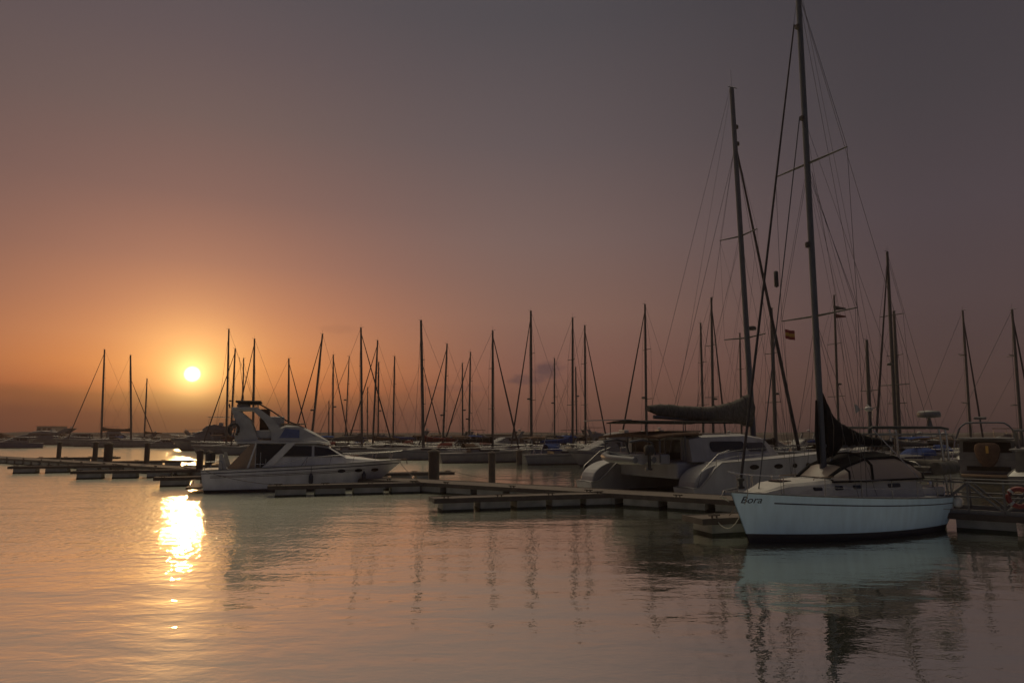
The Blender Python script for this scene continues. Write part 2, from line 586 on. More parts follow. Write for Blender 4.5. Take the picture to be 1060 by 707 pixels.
def pontoon(name, a, b, width, side, label, cat, group=None, deck_z=0.58, pitch=1.72, flen=1.38, cleats=4, deck_mat='wood'):
    """deck from a to b; side = unit vector from the measured edge across the deck"""
    a, b = Vector(a), Vector(b)
    d = b - a
    ln = d.length
    rz = math.atan2(d.y, d.x)
    f = d.normalized()
    left = Vector((-f.y, f.x, 0))
    s = 1 if left.dot(side) > 0 else -1
    t = thing(name, label, cat, a, rz, group)
    y0, y1 = (0, width) if s > 0 else (-width, 0)
    ym = (y0 + y1) / 2
    dk = MB()
    n = max(1, int(ln / 0.145)) if ln < 14 else max(1, int(ln / 0.29))
    w = ln / n
    for i in range(n):
        dk.box((w * (i + .5), ym, deck_z - .02), (w - .012, width - .10, .036))
    dk.build('deck_planks', deck_mat, t)
    for yy in (y0 + .03, y1 - .03):
        MB().box((ln / 2, yy, deck_z - .085), (ln, .07, .21)).build('edge_beam', 'fascia', t)
    MB().box((-.025, ym, deck_z - .085), (.06, width + .02, .2)).build('end_beam', 'fascia', t)
    k = 0
    x = .35
    while x + flen < ln + .3 and k < 90:
        MB().box((x + flen / 2, ym, .05), (flen, width - .12, .80)).box((x + flen / 2, ym, -.08), (flen + .016, width - .104, .36), mi=1).build('float', ['concrete', 'weed'], t)
        x += pitch
        k += 1
    for i in range(cleats):
        cx = .5 + (ln - 1) * i / max(1, cleats - 1)
        yy = y0 + .12 if s > 0 else y1 - .12
        c = MB().box((cx - .09, yy, deck_z + .05), (.04, .05, .1)).box((cx + .09, yy, deck_z + .05), (.04, .05, .1)).tube([(cx - .22, yy, deck_z + .11), (cx + .22, yy, deck_z + .11)], .028, 6)
        c.build('cleat', 'pile', t)
    return t


fl = ['finger pontoon at the bow of the pale blue yacht', 'long finger pontoon with three open gaps between pale floats, left of the catamaran',
      'finger pontoon alongside the white flybridge motor yacht', 'finger pontoon just behind the stern of the flybridge motor yacht, lit by the sun gap',
      'finger pontoon ending left of the sun reflection, second from the left', 'leftmost near finger pontoon showing two floats']
for k in range(6):
    tip = TIP0 + STEP * k
    pontoon('finger_pontoon', tip, tip + U * FL, 1.25, Vector((-U.y, U.x, 0)), fl[k], 'pontoon', 'finger pontoons on the near side of the walkway', pitch=1.72 if k < 2 else 2.1 if k == 2 else 2.35, flen=1.4 if k < 2 else 1.62)
w0 = TIP0 + U * (FL + .06)
pontoon('floating_walkway', w0 - STEP * 1.6 , w0 + STEP * 8.0, 2.4, WN, 'long floating walkway that carries all the finger pontoons across the marina', 'walkway', pitch=2.2, flen=1.75, cleats=26)
ffl = ['far side finger pontoon ending at the slim pile, behind the walkway', 'far side finger pontoon left of the motor yacht, with a slim pile',
       'far side finger pontoon with paired piles at the left', 'far side finger pontoon at the left picture edge']
for k, kk in enumerate((2.86, 4.55, 5.75, 7.1)):
    base = w0 + STEP * kk + WN * 2.46
    pontoon('finger_pontoon', base, base + U * 8.3, 1.1, Vector((-U.y, U.x, 0)), ffl[k], 'pontoon', 'finger pontoons on the far side of the walkway')


def pile(px, y_top, Y, r, label, cap=True):
    p = at_depth(px, y_top, Y)
    t = thing('mooring_pile', label, 'pile', (p.x, p.y, 0), 0, 'mooring piles beside the pontoons')
    MB().lathe([(r, -1.0), (r, p.z - r * .4)], n=14).build('shaft', 'pile', t)
    MB().lathe([(r * 1.25, p.z - r * .4), (r * 1.25, p.z - r * .25), (.03, p.z + r * .35)], n=14).build('cap', 'pile', t)
    return t


pile(449.5, 466, 45.5, .36, 'thick dark pile with a pointed cap, right of the motor yacht bow')
pile(509.3, 468, 47.5, .235, 'slim dark pile at the tip of the middle far finger pontoon')
pile(537.5, 466, 74, .32, 'short dark pile at the stern of the yacht with a blue cover')
pile(62, 457.5, 76, .22, 'leftmost slim dark pile')
pile(99.5, 457.5, 71, .24, 'slim dark pile close beside a thicker one')
pile(113, 458.5, 69, .40, 'thick dark pile beside a slimmer one at the left')
pile(153, 458.5, 66, .24, 'slim dark pile below the two masted yacht, left of the sun reflection')
pile(207.5, 466, 55, .25, 'dark pile partly hidden by the stern of the flybridge motor yacht')
pile(216.5, 467, 54, .25, 'second dark pile at the stern of the flybridge motor yacht')


# ------------------------------------------------------------------ hulls, houses, fittings
class Hull:
    def __init__(s, xs, xb, ws, wb, B, zs, zb, tb=.72, smax=.42, pw=2.2, flare=.0, zpow=1.5, scoop=None):
        s.xs, s.xb, s.ws, s.wb, s.B, s.zs, s.zb, s.tb, s.smax, s.pw, s.flare, s.zpow, s.scoop = xs, xb, ws, wb, B, zs, zb, tb, smax, pw, flare, zpow, scoop

    def half(s, q):
        if q > s.smax:
            return s.B / 2 * max(.012, 1 - ((q - s.smax) / (1 - s.smax)) ** s.pw)
        return s.B / 2 * (1 - (1 - s.tb) * ((s.smax - q) / s.smax) ** 2)

    def dz(s, q):
        z = s.zs + (s.zb - s.zs) * q ** s.zpow
        if s.scoop:
            q0, q1, z0 = s.scoop
            k = min(1, max(0, (q - q0) / (q1 - q0)))
            z = z0 + (z - z0) * (k * k * (3 - 2 * k))
        return z

    def wf(s, zf, q):
        tab = [(-1, .3), (-.3, .66), (0, .84), (.1, .88), (.45, .955), (.8, .99), (1.0, 1.0)]
        for (a, u), (b, v) in zip(tab, tab[1:]):
            if zf <= b:
                w = u + (v - u) * max(0, (zf - a)) / (b - a)
                break
        else:
            w = 1.0
        if s.flare:
            w = w ** (1 + s.flare * q ** 2.5)
        return w

    def pt(s, q, zf):
        z = zf * s.dz(q) if zf >= 0 else zf * .55
        k = max(0, min(1, zf))
        xd, xw = s.xs + (s.xb - s.xs) * q, s.ws + (s.wb - s.ws) * q
        if zf < 0:
            xw = xw + (0.35 * -zf) * (1 - 2 * q)
        return xw + (xd - xw) * k, s.half(q) * s.wf(zf, q), z

    def side(s, x, z):
        """half width of the skin at x, z"""
        q = .5
        for _ in range(12):
            zf = z / s.dz(q)
            xa, xb_ = s.ws + (s.xs - s.ws) * zf, s.wb + (s.xb - s.wb) * zf
            q = min(1, max(0, (x - xa) / (xb_ - xa)))
        return s.half(q) * s.wf(z / s.dz(q), q)

    def qx(s, x):
        return min(1, max(0, (x - s.xs) / (s.xb - s.xs)))

    def edge(s, x, inset=0.0, up=0.0, sign=1):
        q = s.qx(x)
        return Vector((x, sign * max(0, s.half(q) - inset), s.dz(q) + up))

    def build(s, parent, mats, y=0.0, boot=.1, stripe=None, n=30, deck='deckw', rail=.03, crown=.05, deckz=0.0):
        rows = [(-1, 1), (-.3, 1), (0, 1), (boot, 0), (.32, 0), (.55, 0)]
        if stripe:
            rows += [(stripe[0], 2), (stripe[1], 0)]
        rows += [(1.0, 0)]
        zf = [r[0] for r in rows]
        rings = []
        for i in range(n + 1):
            q = i / n
            q = 1 - (1 - q) ** 1.25
            prt = [s.pt(q, z) for z in reversed(zf)]
            rings.append([(x, y + w, z) for x, w, z in prt] + [(x, y - w, z) for x, w, z in reversed(prt)])
        mi = []
        m = len(zf)
        for j in range(2 * m - 1):
            k = j if j < m - 1 else (2 * m - 2 - j)
            mi.append(rows[max(0, m - 2 - k)][1] if j != m - 1 else 1)
        hb = MB()
        nn = 2 * m
        vs = [p for r in rings for p in r]
        fs, ms = [], []
        for i in range(n):
            for j in range(nn - 1):
                fs.append((i * nn + j, i * nn + j + 1, (i + 1) * nn + j + 1, (i + 1) * nn + j))
                ms.append(0 if mi[j] == 2 and stripe and len(stripe) > 2 and rings[i][0][0] > stripe[2] else mi[j])
        hb.add(vs, fs, ms, True)
        hb.add(rings[0], [tuple(range(nn))], 0)
        h = hb.build('hull', mats, parent)
        dk = MB()
        dr = []
        for r in rings:
            a, b = Vector(r[0]), Vector(r[-1])
            c = (a + b) / 2
            dr.append([a + (c - a) * .02 + Vector((0, 0, .004 + deckz)), a + (c - a) * .5 + Vector((0, 0, crown * .75 + deckz)), c + Vector((0, 0, crown + deckz)),
                       b + (c - b) * .5 + Vector((0, 0, crown * .75 + deckz)), b + (c - b) * .02 + Vector((0, 0, .004 + deckz))])
        dk.loft(dr, False, False)
        dk.build('deck', deck, parent)
        if rail:
            for k in (0, -1):
                MB().tube([Vector(r[k]) + Vector((0, 0, rail * .6)) for r in rings], rail, 5).build('toe_rail', 'galv', parent)
        return h


class House:
    """lofted superstructure: stations (x, z0, z1, w0, w1)"""
    def __init__(s, st):
        s.st = sorted(st)

    def build(s, name, m, parent, y=0.0, smooth=False):
        rings = []
        for x, z0, z1, w0, w1 in s.st:
            h = z1 - z0
            k = min(.12, h * .3)
            wk = w1 + (w0 - w1) * k / max(h, .01)
            rings.append([(x, y - w0, z0), (x, y - wk, z1 - k), (x, y - w1 * .9, z1 - k * .15), (x, y - w1 * .45, z1 + k * .15), (x, y + w1 * .45, z1 + k * .15),
                          (x, y + w1 * .9, z1 - k * .15), (x, y + wk, z1 - k), (x, y + w0, z0)])
        return MB().loft(rings, True, True, 0, smooth).build(name, m, parent)

    def w(s, x, z):
        st = s.st
        x = min(max(x, st[0][0]), st[-1][0])
        for a, b in zip(st, st[1:]):
            if a[0] <= x <= b[0]:
                k = (x - a[0]) / max(1e-6, b[0] - a[0])
                z0, z1, w0, w1 = [a[i] + (b[i] - a[i]) * k for i in (1, 2, 3, 4)]
                return w0 + (w1 - w0) * min(1, max(0, (z - z0) / max(.01, z1 - z0)))
        return st[-1][3]

    def top(s, x):
        st = s.st
        for a, b in zip(st, st[1:]):
            if a[0] <= x <= b[0]:
                return a[2] + (b[2] - a[2]) * (x - a[0]) / max(1e-6, b[0] - a[0])
        return st[-1][2]

    def window(s, poly, parent, sign=-1, m='glass', name='window', y=0.0, off=.012, th=.014, frame=None):
        pts = [(x, y + sign * (s.w(x, z) + off), z) for x, z in poly]
        if frame:
            MB().tube([Vector(p) + Vector((0, sign * .012, 0)) for p in pts + pts[:2]], .022, 5).build('window_frame', frame, parent)
        return MB().slab(pts, (0, sign, 0), th).build(name, m, parent)


def rrect(x0, x1, z0, z1, r=.3, skew=0.0, n=4):
    """rounded rectangle outline in xz"""
    rx, rz = min(r, (x1 - x0) / 2), min(r, (z1 - z0) / 2)
    out = []
    for cx, cz, a0 in ((x1 - rx, z1 - rz, 0), (x0 + rx, z1 - rz, PI / 2), (x0 + rx, z0 + rz, PI), (x1 - rx, z0 + rz, 3 * PI / 2)):
        for i in range(n + 1):
            a = a0 + PI / 2 * i / n
            px, pz = cx + rx * math.cos(a), cz + rz * math.sin(a)
            out.append((px + skew * (pz - z0), pz))
    return out


def ell(cx, cz, a, b, n=14):
    return [(cx + a * math.cos(2 * PI * i / n), cz + b * math.sin(2 * PI * i / n)) for i in range(n)]


def wire(parent, pts, r=.009, name='shroud', m='wire', n=4):
    return MB().tube(pts, r, n, caps=False).build(name, m, parent)


def lifelines(parent, hull, x0, x1, n, h=.55, r=.009, inset=.08, sides=(1, -1), lines=(1.0, .52)):
    for sg in sides:
        pts = [hull.edge(x0 + (x1 - x0) * i / (n - 1), inset, 0, sg) for i in range(n)]
        for p in pts:
            MB().tube([p, p + Vector((0, 0, h))], r * 1.5, 5).build('stanchion', 'steel', parent)
        for k in lines:
            MB().tube([p + Vector((0, 0, h * k)) for p in pts], r * .6, 4).build('lifeline', 'steel', parent)


def sail_bundle(parent, x0, x1, tops, bots, hw, m, name='sail_cover', n=9):
    """cover over a sail stowed on its boom; tops/bots = z at even steps from x0 (mast) to x1 (boom end)"""
    k = len(tops)
    m2 = 3 * (k - 1) + 1
    rnd = random.Random(int(abs(x0 * 1000)) + k)
    rings = []
    for i in range(m2):
        u = i / (m2 - 1) * (k - 1)
        i0 = min(k - 2, int(u))
        tt, bb = tops[i0] + (tops[i0 + 1] - tops[i0]) * (u - i0), bots[i0] + (bots[i0 + 1] - bots[i0]) * (u - i0)
        x = x0 + (x1 - x0) * u / (k - 1)
        zc, hz = (tt + bb) / 2, (tt - bb) / 2 * (1 + rnd.uniform(-.05, .05))
        w = hw * (1 - .45 * u / (k - 1)) * (.86 if i % 4 == 2 else 1.0) * rnd.uniform(.92, 1.08)
        rings.append([(x + .02 * math.sin(3 * i + j), w * math.sin(2 * PI * j / n) * (1 + .16 * math.sin(2.1 * i + 2 * j)), zc + hz * math.cos(2 * PI * j / n)) for j in range(n)])
    o = MB().loft(rings).build(name, m, parent)
    for i in range(2, m2 - 2, 4):
        c = sum((Vector(p) for p in rings[i]), Vector()) / n
        MB().tube([c + (Vector(p) - c) * 1.04 for p in rings[i] + rings[i][:1]], .018, 4).build('tie', 'rope', o)
    return o


def text_mesh(txt, size, shear=0.0, offset=0.0):
    cu = bpy.data.curves.new('lettering', 'FONT')
    cu.body = txt
    cu.size = size
    cu.shear = shear
    cu.offset = offset
    cu.extrude = 0.0
    o = bpy.data.objects.new('lettering', cu)
    COL.objects.link(o)
    bpy.context.view_layer.update()
    me = bpy.data.meshes.new_from_object(o.evaluated_get(bpy.context.evaluated_depsgraph_get()))
    vs = [tuple(v.co) for v in me.vertices]
    fs = [tuple(p.vertices) for p in me.polygons]
    bpy.data.objects.remove(o)
    bpy.data.curves.remove(cu)
    bpy.data.meshes.remove(me)
    return vs, fs


def sag(a, b, drop, n=10):
    a, b = Vector(a), Vector(b)
    return [a + (b - a) * (i / n) - Vector((0, 0, drop * 4 * (i / n) * (1 - i / n))) for i in range(n + 1)]


def rope(a, b, drop, label, r=.016, m='rope'):
    return tag(MB().tube(sag(a, b, drop), r, 5).build('mooring_rope', m), label, 'rope', 'mooring ropes')


def fender(loc, rz, top, label, m='fender_navy', r=.13, h=.55):
    t = thing('fender', label, 'fender', loc, rz, 'fenders hung over hull sides')
    MB().lathe([(.03, -h * .62), (r * .7, -h * .5), (r, -h * .38), (r, h * .3), (r * .65, h * .45), (.04, h * .6)], n=12).build('body', m, t)
    MB().tube([(0, 0, h * .58), (0, .02, top)], .014, 5).build('lanyard', 'rope', t)
    return t


# ------------------------------------------------------------------ the pale blue yacht in front
def blue_yacht():
    rz = R(-154.33)
    loc = (11.227, 24.288, 0)
    t = thing('sailing_yacht', 'pale blue sailing yacht with black sail cover and lettering at its bow', 'sailing yacht', loc, rz)
    fr = Frame(loc, rz)
    h = Hull(-5.15, 4.70, -4.55, 4.02, 3.15, 1.15, 1.58, tb=.66, smax=.40, pw=2.05, zpow=1.35)
    h.build(t, ['teal_hull', 'antifoul', 'navy'], boot=.17, stripe=(.805, .835, 3.5), n=44, rail=.028)
    # name on the bow, laid on the skin
    vs, fs = text_mesh('Bora', .30, shear=.28, offset=.002)
    for sg in (1, -1):
        out = []
        for x, y, _ in vs:
            px = (4.42 - x * 1.05) if sg > 0 else (3.75 + x * 1.05)
            pz = 1.25 + y
            out.append((px, sg * (h.side(px, pz) + .008), pz))
        MB().add(out, fs).build('name_lettering', 'navy', t)
    # coachroof
    dk = lambda x: h.dz(h.qx(x)) + .03
    ch = House([(3.75, dk(3.7), dk(3.7) + .03, .42, .32), (2.9, dk(2.9), 1.83, .78, .62), (1.2, dk(1.2), 1.93, 1.02, .84), (-1.0, dk(-1), 1.93, 1.10, .92),
                (-3.0, dk(-3), 1.90, 1.08, .92), (-3.4, dk(-3.4), 1.72, 1.0, .9)])
    co = ch.build('coachroof', 'offwhite', t)
    for x0, x1 in ((1.62, 1.98), (.72, 1.1), (-.12, .26), (-2.1, -1.45)):
        for sg in (1, -1):
            ch.window(rrect(x0, x1, 1.60, 1.73, .05, -.1), co, sg, name='portlight')
    MB().box((2.55, 0, 1.88), (.5, .5, .05)).build('deck_hatch', 'glass', co)
    for sg in (1, -1):
        MB().tube([(1.8, sg * .72, 1.93), (1.75, sg * .72, 2.0), (-.6, sg * .78, 2.03), (-.65, sg * .78, 1.95)], .016, 5).build('grab_rail', 'teak', co)
    # sprayhood: frame hoops and clear panels
    sh = thing('sprayhood', None, None)
    sh.parent = t
    hoops = []
    for x, zt, w in ((1.02, 1.96, .92), (.30, 2.42, 1.0), (-.75, 2.76, 1.06), (-2.2, 2.80, 1.08), (-3.0, 2.52, 1.07), (-3.45, 2.10, 1.04)):
        hoops.append([(x + (.12 if k in (0, 8) else 0), w * math.cos(PI * k / 8) * (1.0 if k in (0, 8) else .97), 1.86 + (zt - 1.86) * (math.sin(PI * k / 8) ** .62 if 0 < k < 8 else 0)) for k in range(9)])
    top = MB()
    top.loft([[h_[k] for k in (2, 3, 4, 5, 6)] for h_ in hoops[1:6]], False, False)
    top.build('canopy', 'black_canvas', sh)
    MB().loft([[h_[k] for k in (2, 3, 4, 5, 6)] for h_ in hoops[0:2]], False, False).build('clear_panel', 'vinyl', sh)
    for ks in ((0, 1, 2), (6, 7, 8)):
        for i0, i1 in ((0, 2), (1, 3), (2, 6)):
            MB().loft([[h_[k] for k in ks] for h_ in hoops[i0:i1]], False, False).build('clear_panel', 'vinyl', sh)
    for i, r_ in ((0, .03), (1, .04), (2, .055), (5, .05)):
        MB().tube(hoops[i], r_, 6).build('hoop', 'black_canvas', sh)
    for k, r_ in ((0, .035), (2, .07), (6, .07), (8, .035)):
        MB().tube([Vector(hp[k]) for hp in hoops], r_, 6).build('seam_band', 'black_canvas', sh)
    # cockpit
    MB().box((-4.2, 0, 1.33), (1.5, 1.5, .32)).build('cockpit_coaming', 'white', t, bevel=.05)
    wh = MB()
    ring = [(-4.25 + .0, .45 * math.cos(2 * PI * k / 20), 1.95 + .45 * math.sin(2 * PI * k / 20)) for k in range(21)]
    wh.tube(ring, .018, 5)
    for k in range(5):
        wh.tube([(-4.25, 0, 1.95), ring[k * 4]], .01, 4)
    wh.build('steering_wheel', 'steel', t)
    MB().box((-4.1, 0, 1.7), (.22, .25, .8)).build('binnacle', 'white', t, bevel=.04)
    # tender lashed across the stern
    td = MB().tube([(-4.0, 1.1, 2.18), (-4.9, 1.15, 2.22), (-5.35, .8, 2.22), (-5.45, 0, 2.22), (-5.35, -.8, 2.22), (-4.9, -1.15, 2.22), (-4.0, -1.1, 2.18)], .24, 10)
    td.box((-4.6, 0, 2.15), (1.4, 1.8, .12))
    tt = td.build('folded_canvas_shade', 'grey_canvas', t)
    # mast, boom, cover
    mx = .47
    top_p = Vector((.30, 0, 20.7))
    bot = Vector((mx, 0, 1.9))
    md = lambda z: bot + (top_p - bot) * ((z - bot.z) / (top_p.z - bot.z))
    mast = MB().tube([bot, top_p], [.118, .10], 12, flat=(1, 1)).build('mast', 'alu', t)
    for z, ln in ((13.3, 1.6), (7.6, 1.62)):
        p = md(z)
        for sg in (1, -1):
            MB().tube([p, (p.x - .12, sg * ln, p.z + .06)], [.055, .03], 6, flat=(1.3, .7)).build('spreader', 'darkmast', mast)
    for z in (15.05, 18.7):
        p = md(z)
        MB().box((p.x + .14, 0, p.z), (.14, .12, .16)).build('mast_fitting', 'pile', mast)
    p = md(10.2)
    MB().lathe([(.07, -.1), (.09, 0), (.07, .1)], (p.x + .2, 0, p.z), 8).build('steaming_light', 'pile', mast)
    bm0, bm1 = Vector((.38, 0, 3.02)), Vector((-3.2, 0, 3.04))
    MB().tube([bm0, bm1], .075, 8).build('boom', 'alu', t)
    tops = [4.95, 4.15, 3.86, 3.70, 3.55, 3.42, 3.33, 3.28, 3.22, 3.16]
    bots = [2.55, 2.62, 2.95, 2.98, 2.98, 2.98, 2.98, 2.98, 2.99, 2.99]
    sail_bundle(t, .30, -3.15, tops, bots, .2, 'black_canvas')
    MB().tube([(.66, .02, 2.4), (.68, .02, 3.4), (.62, .02, 4.6)], [.06, .09, .04], 8).build('luff_cover', 'black_canvas', t)
    MB().tube([(-.3, .0, 3.0), (.35, 0, 2.1)], .03, 6).build('boom_vang', 'alu', t)
    MB().tube([(-2.7, .0, 3.0), (-2.5, 0, 2.0)], .015, 5).build('mainsheet', 'rope', t)
    # headsail and rigging
    g0, g1 = Vector((4.25, 0, 1.98)), Vector((.62, 0, 18.75))
    MB().tube([g0, g0 + (g1 - g0) * .3, g0 + (g1 - g0) * .7, g1], [.045, .042, .034, .026], 8).build('furled_headsail', 'sail_dark', t)
    MB().lathe([(.05, -.18), (.13, -.16), (.13, -.11), (.07, -.08), (.07, .06), (.13, .09), (.13, .14), (.05, .18)], (4.27, 0, 1.86), 12).build('furling_drum', 'rubber', t)
    wire(t, [(3.5, 0, 1.65), (.62, 0, 15.05)], .026, 'inner_stay')
    for sg in (1, -1):
        s1, s2 = (md(13.3).x - .12, sg * 1.6, 13.36), (md(7.6).x - .12, sg * 1.62, 7.66)
        cp = h.edge(.2, .06, .05, sg)
        wire(t, [md(20.3), s1, s2, cp], .010)
        wire(t, [md(13.0), s2], .009)
        wire(t, [md(13.25), (s2[0] + .1, s2[1], s2[2]), cp + Vector((.25, 0, 0))], .008)
        wire(t, [md(7.5), cp + Vector((.4, 0, 0))], .009)
        wire(t, [md(7.5), cp + Vector((-.5, 0, 0))], .009)
        wire(t, [md(20.2), h.edge(-4.6, .05, .05, sg)], .009, 'backstay')
        wire(t, [md(15.0), h.edge(-3.6, .05, .05, sg)], .007, 'running_backstay')
        wire(t, [md(13.0) + Vector((-.1, sg * .1, 0)), (-1.6, sg * .12, 3.4)], .006, 'lazy_jack')
        wire(t, [md(13.0) + Vector((-.1, sg * .1, 0)), (-2.7, sg * .12, 3.2)], .006, 'lazy_jack')
    wire(t, [md(20.4) + Vector((-.15, 0, 0)), (-3.15, 0, 3.1)], .007, 'topping_lift')
    wire(t, [md(18.6) + Vector((.12, .05, 0)), (.75, .15, 2.2)], .008, 'halyard')
    # radar reflector on the shroud
    q = fr.local(at_depth(803.5, 289, fr.world(.3, -1.0, 0).y))
    MB().lathe([(.02, -.32), (.08, -.28), (.08, .28), (.02, .32)], q, 8).build('radar_reflector', 'rubber', t)
    # deck gear
    for sg in (1, -1):
        a, b, c = h.edge(3.2, .06, 0, sg), h.edge(4.2, .04, 0, sg), Vector((4.72, 0, 1.62))
        up = Vector((0, 0, .58))
        MB().tube([a, a + up, b + up, c + up + Vector((.06, 0, .04))], .014, 5).build('pulpit', 'steel', t)
        MB().tube([b, b + up], .014, 5).build('pulpit', 'steel', t)
        a, b = h.edge(-4.2, .06, 0, sg), h.edge(-5.05, .05, 0, sg)
        MB().tube([a, a + up, b + up, b], .014, 5).build('pushpit', 'steel', t)
        MB().tube([b + up, b + up * 1.0 + Vector((0, -sg * .7, 0))], .014, 5).build('pushpit', 'steel', t)
    lifelines(t, h, -3.7, 3.1, 6, .58, .010)
    # bow roller, anchor
    MB().box((4.72, 0, 1.62), (.5, .16, .06)).build('bow_roller', 'steel', t)
    an = MB().tube([(4.3, 0, 1.72), (4.98, 0, 1.64), (5.06, 0, 1.5)], .03, 6)
    an.slab([(5.06, -.16, 1.46), (5.06, .16, 1.46), (4.8, 0, 1.3)], (-.3, 0, -.2), .04)
    an.build('anchor', 'galv', t)
    # stern gantry with shade bar
    for sg in (1, -1):
        for x, m in ((-4.62, 'steel'), (-4.98, 'steel')):
            MB().tube([h.edge(x, .1, 0, sg), (x + .05, sg * .98, 3.35), (x + .12, sg * .98, 3.62)], .042, 8).build('gantry_post', m, t)
        MB().tube([(-5.05, sg * .98, 3.60), (-4.6, sg * .98, 3.66), (-.9, sg * .98, 3.66), (-.72, sg * .98, 3.58), (-.72, sg * .98, 3.45)], .05, 6).build('bimini_bar', 'rubber', t)
        MB().tube([(-5.02, sg * .98, 3.42), (-1.2, sg * .98, 3.40)], .035, 6).build('gantry_rail', 'galv', t)
    for x in (-5.0, -3.6, -2.2, -.8):
        MB().tube([(x, -.98, 3.63), (x, .98, 3.63)], .026, 6).build('bimini_hoop', 'rubber', t)
    MB().tube([(-.9, .98, 3.6), (-2.9, 1.15, 1.9)], .02, 5).build('bimini_strut', 'steel', t)
    MB().tube([(-4.9, .4, 3.6), (-4.9, .4, 4.02)], [.13, .05], 10).build('radar_post', 'galv', t)
    MB().lathe([(.12, 4.02), (.38, 4.05), (.40, 4.14), (.39, 4.22), (.34, 4.28), (.05, 4.31)], (-4.9, .4, 0), 20).build('radar_dome', 'dull_white', t)
    for z, r in ((1.72, .07), (1.72, .07)):
        pass
    for sg in (1, -1):
        MB().lathe([(.07, 0), (.09, .03), (.06, .08), (.07, .13), (.02, .14)], (-3.55, sg * 1.12, 1.62), 10).build('winch', 'steel', t)
    return t, h, fr, md


yacht, yhull, yfr, ymast = blue_yacht()
# things on and round it
p = yfr.world(-4.95, 1.18, .98)
fender(p, 0, .3, 'round white fender at the stern of the pale blue yacht', 'fender_white', .15, .34)
q = ymast(7.6)
fx = yfr.world(q.x - .1, -1.5, 7.4)
t = thing('courtesy_flag', 'small red and yellow flag hung below the spreader of the pale blue yacht', 'flag', fx, yfr.rz)
cols = ('flag_red', 'yellow', 'flag_red')
for i, m in enumerate(cols):
    z1 = -.06 - .12 * i
    hgt = .12 if i != 1 else .13
    strip = [[(-.02 - .47 * k / 6, .035 * math.sin(k * 1.3), z1 - .03 * k / 6), (-.02 - .47 * k / 6, .035 * math.sin(k * 1.3 + .4), z1 - hgt - .03 * k / 6)] for k in range(7)]
    MB().loft(strip, False, False).build('stripe', m, t)
MB().tube([(0, 0, .3), (0, 0, -5.6)], .006, 4).build('halyard', 'rope', t)
tip = TIP0
rope(yfr.world(4.3, .35, 1.6), TIP0 + U * .5 + Vector((0, .2, .62)), .7, 'slack pale rope from the pale blue yacht bow to the finger pontoon', .014, 'rope_pale')
rope(yfr.world(4.4, .1, 1.6), TIP0 + U * 1.2 + Vector((0, .5, .62)), .1, 'taut dark rope from the pale blue yacht bow to the finger pontoon')
rope(yfr.world(1.2, yhull.half(yhull.qx(1.2)) + .03, 1.42), yfr.world(-4.6, yhull.half(yhull.qx(-4.6)) + .05, .72), .02, 'thin dark line slanting across the pale blue hull', .008)


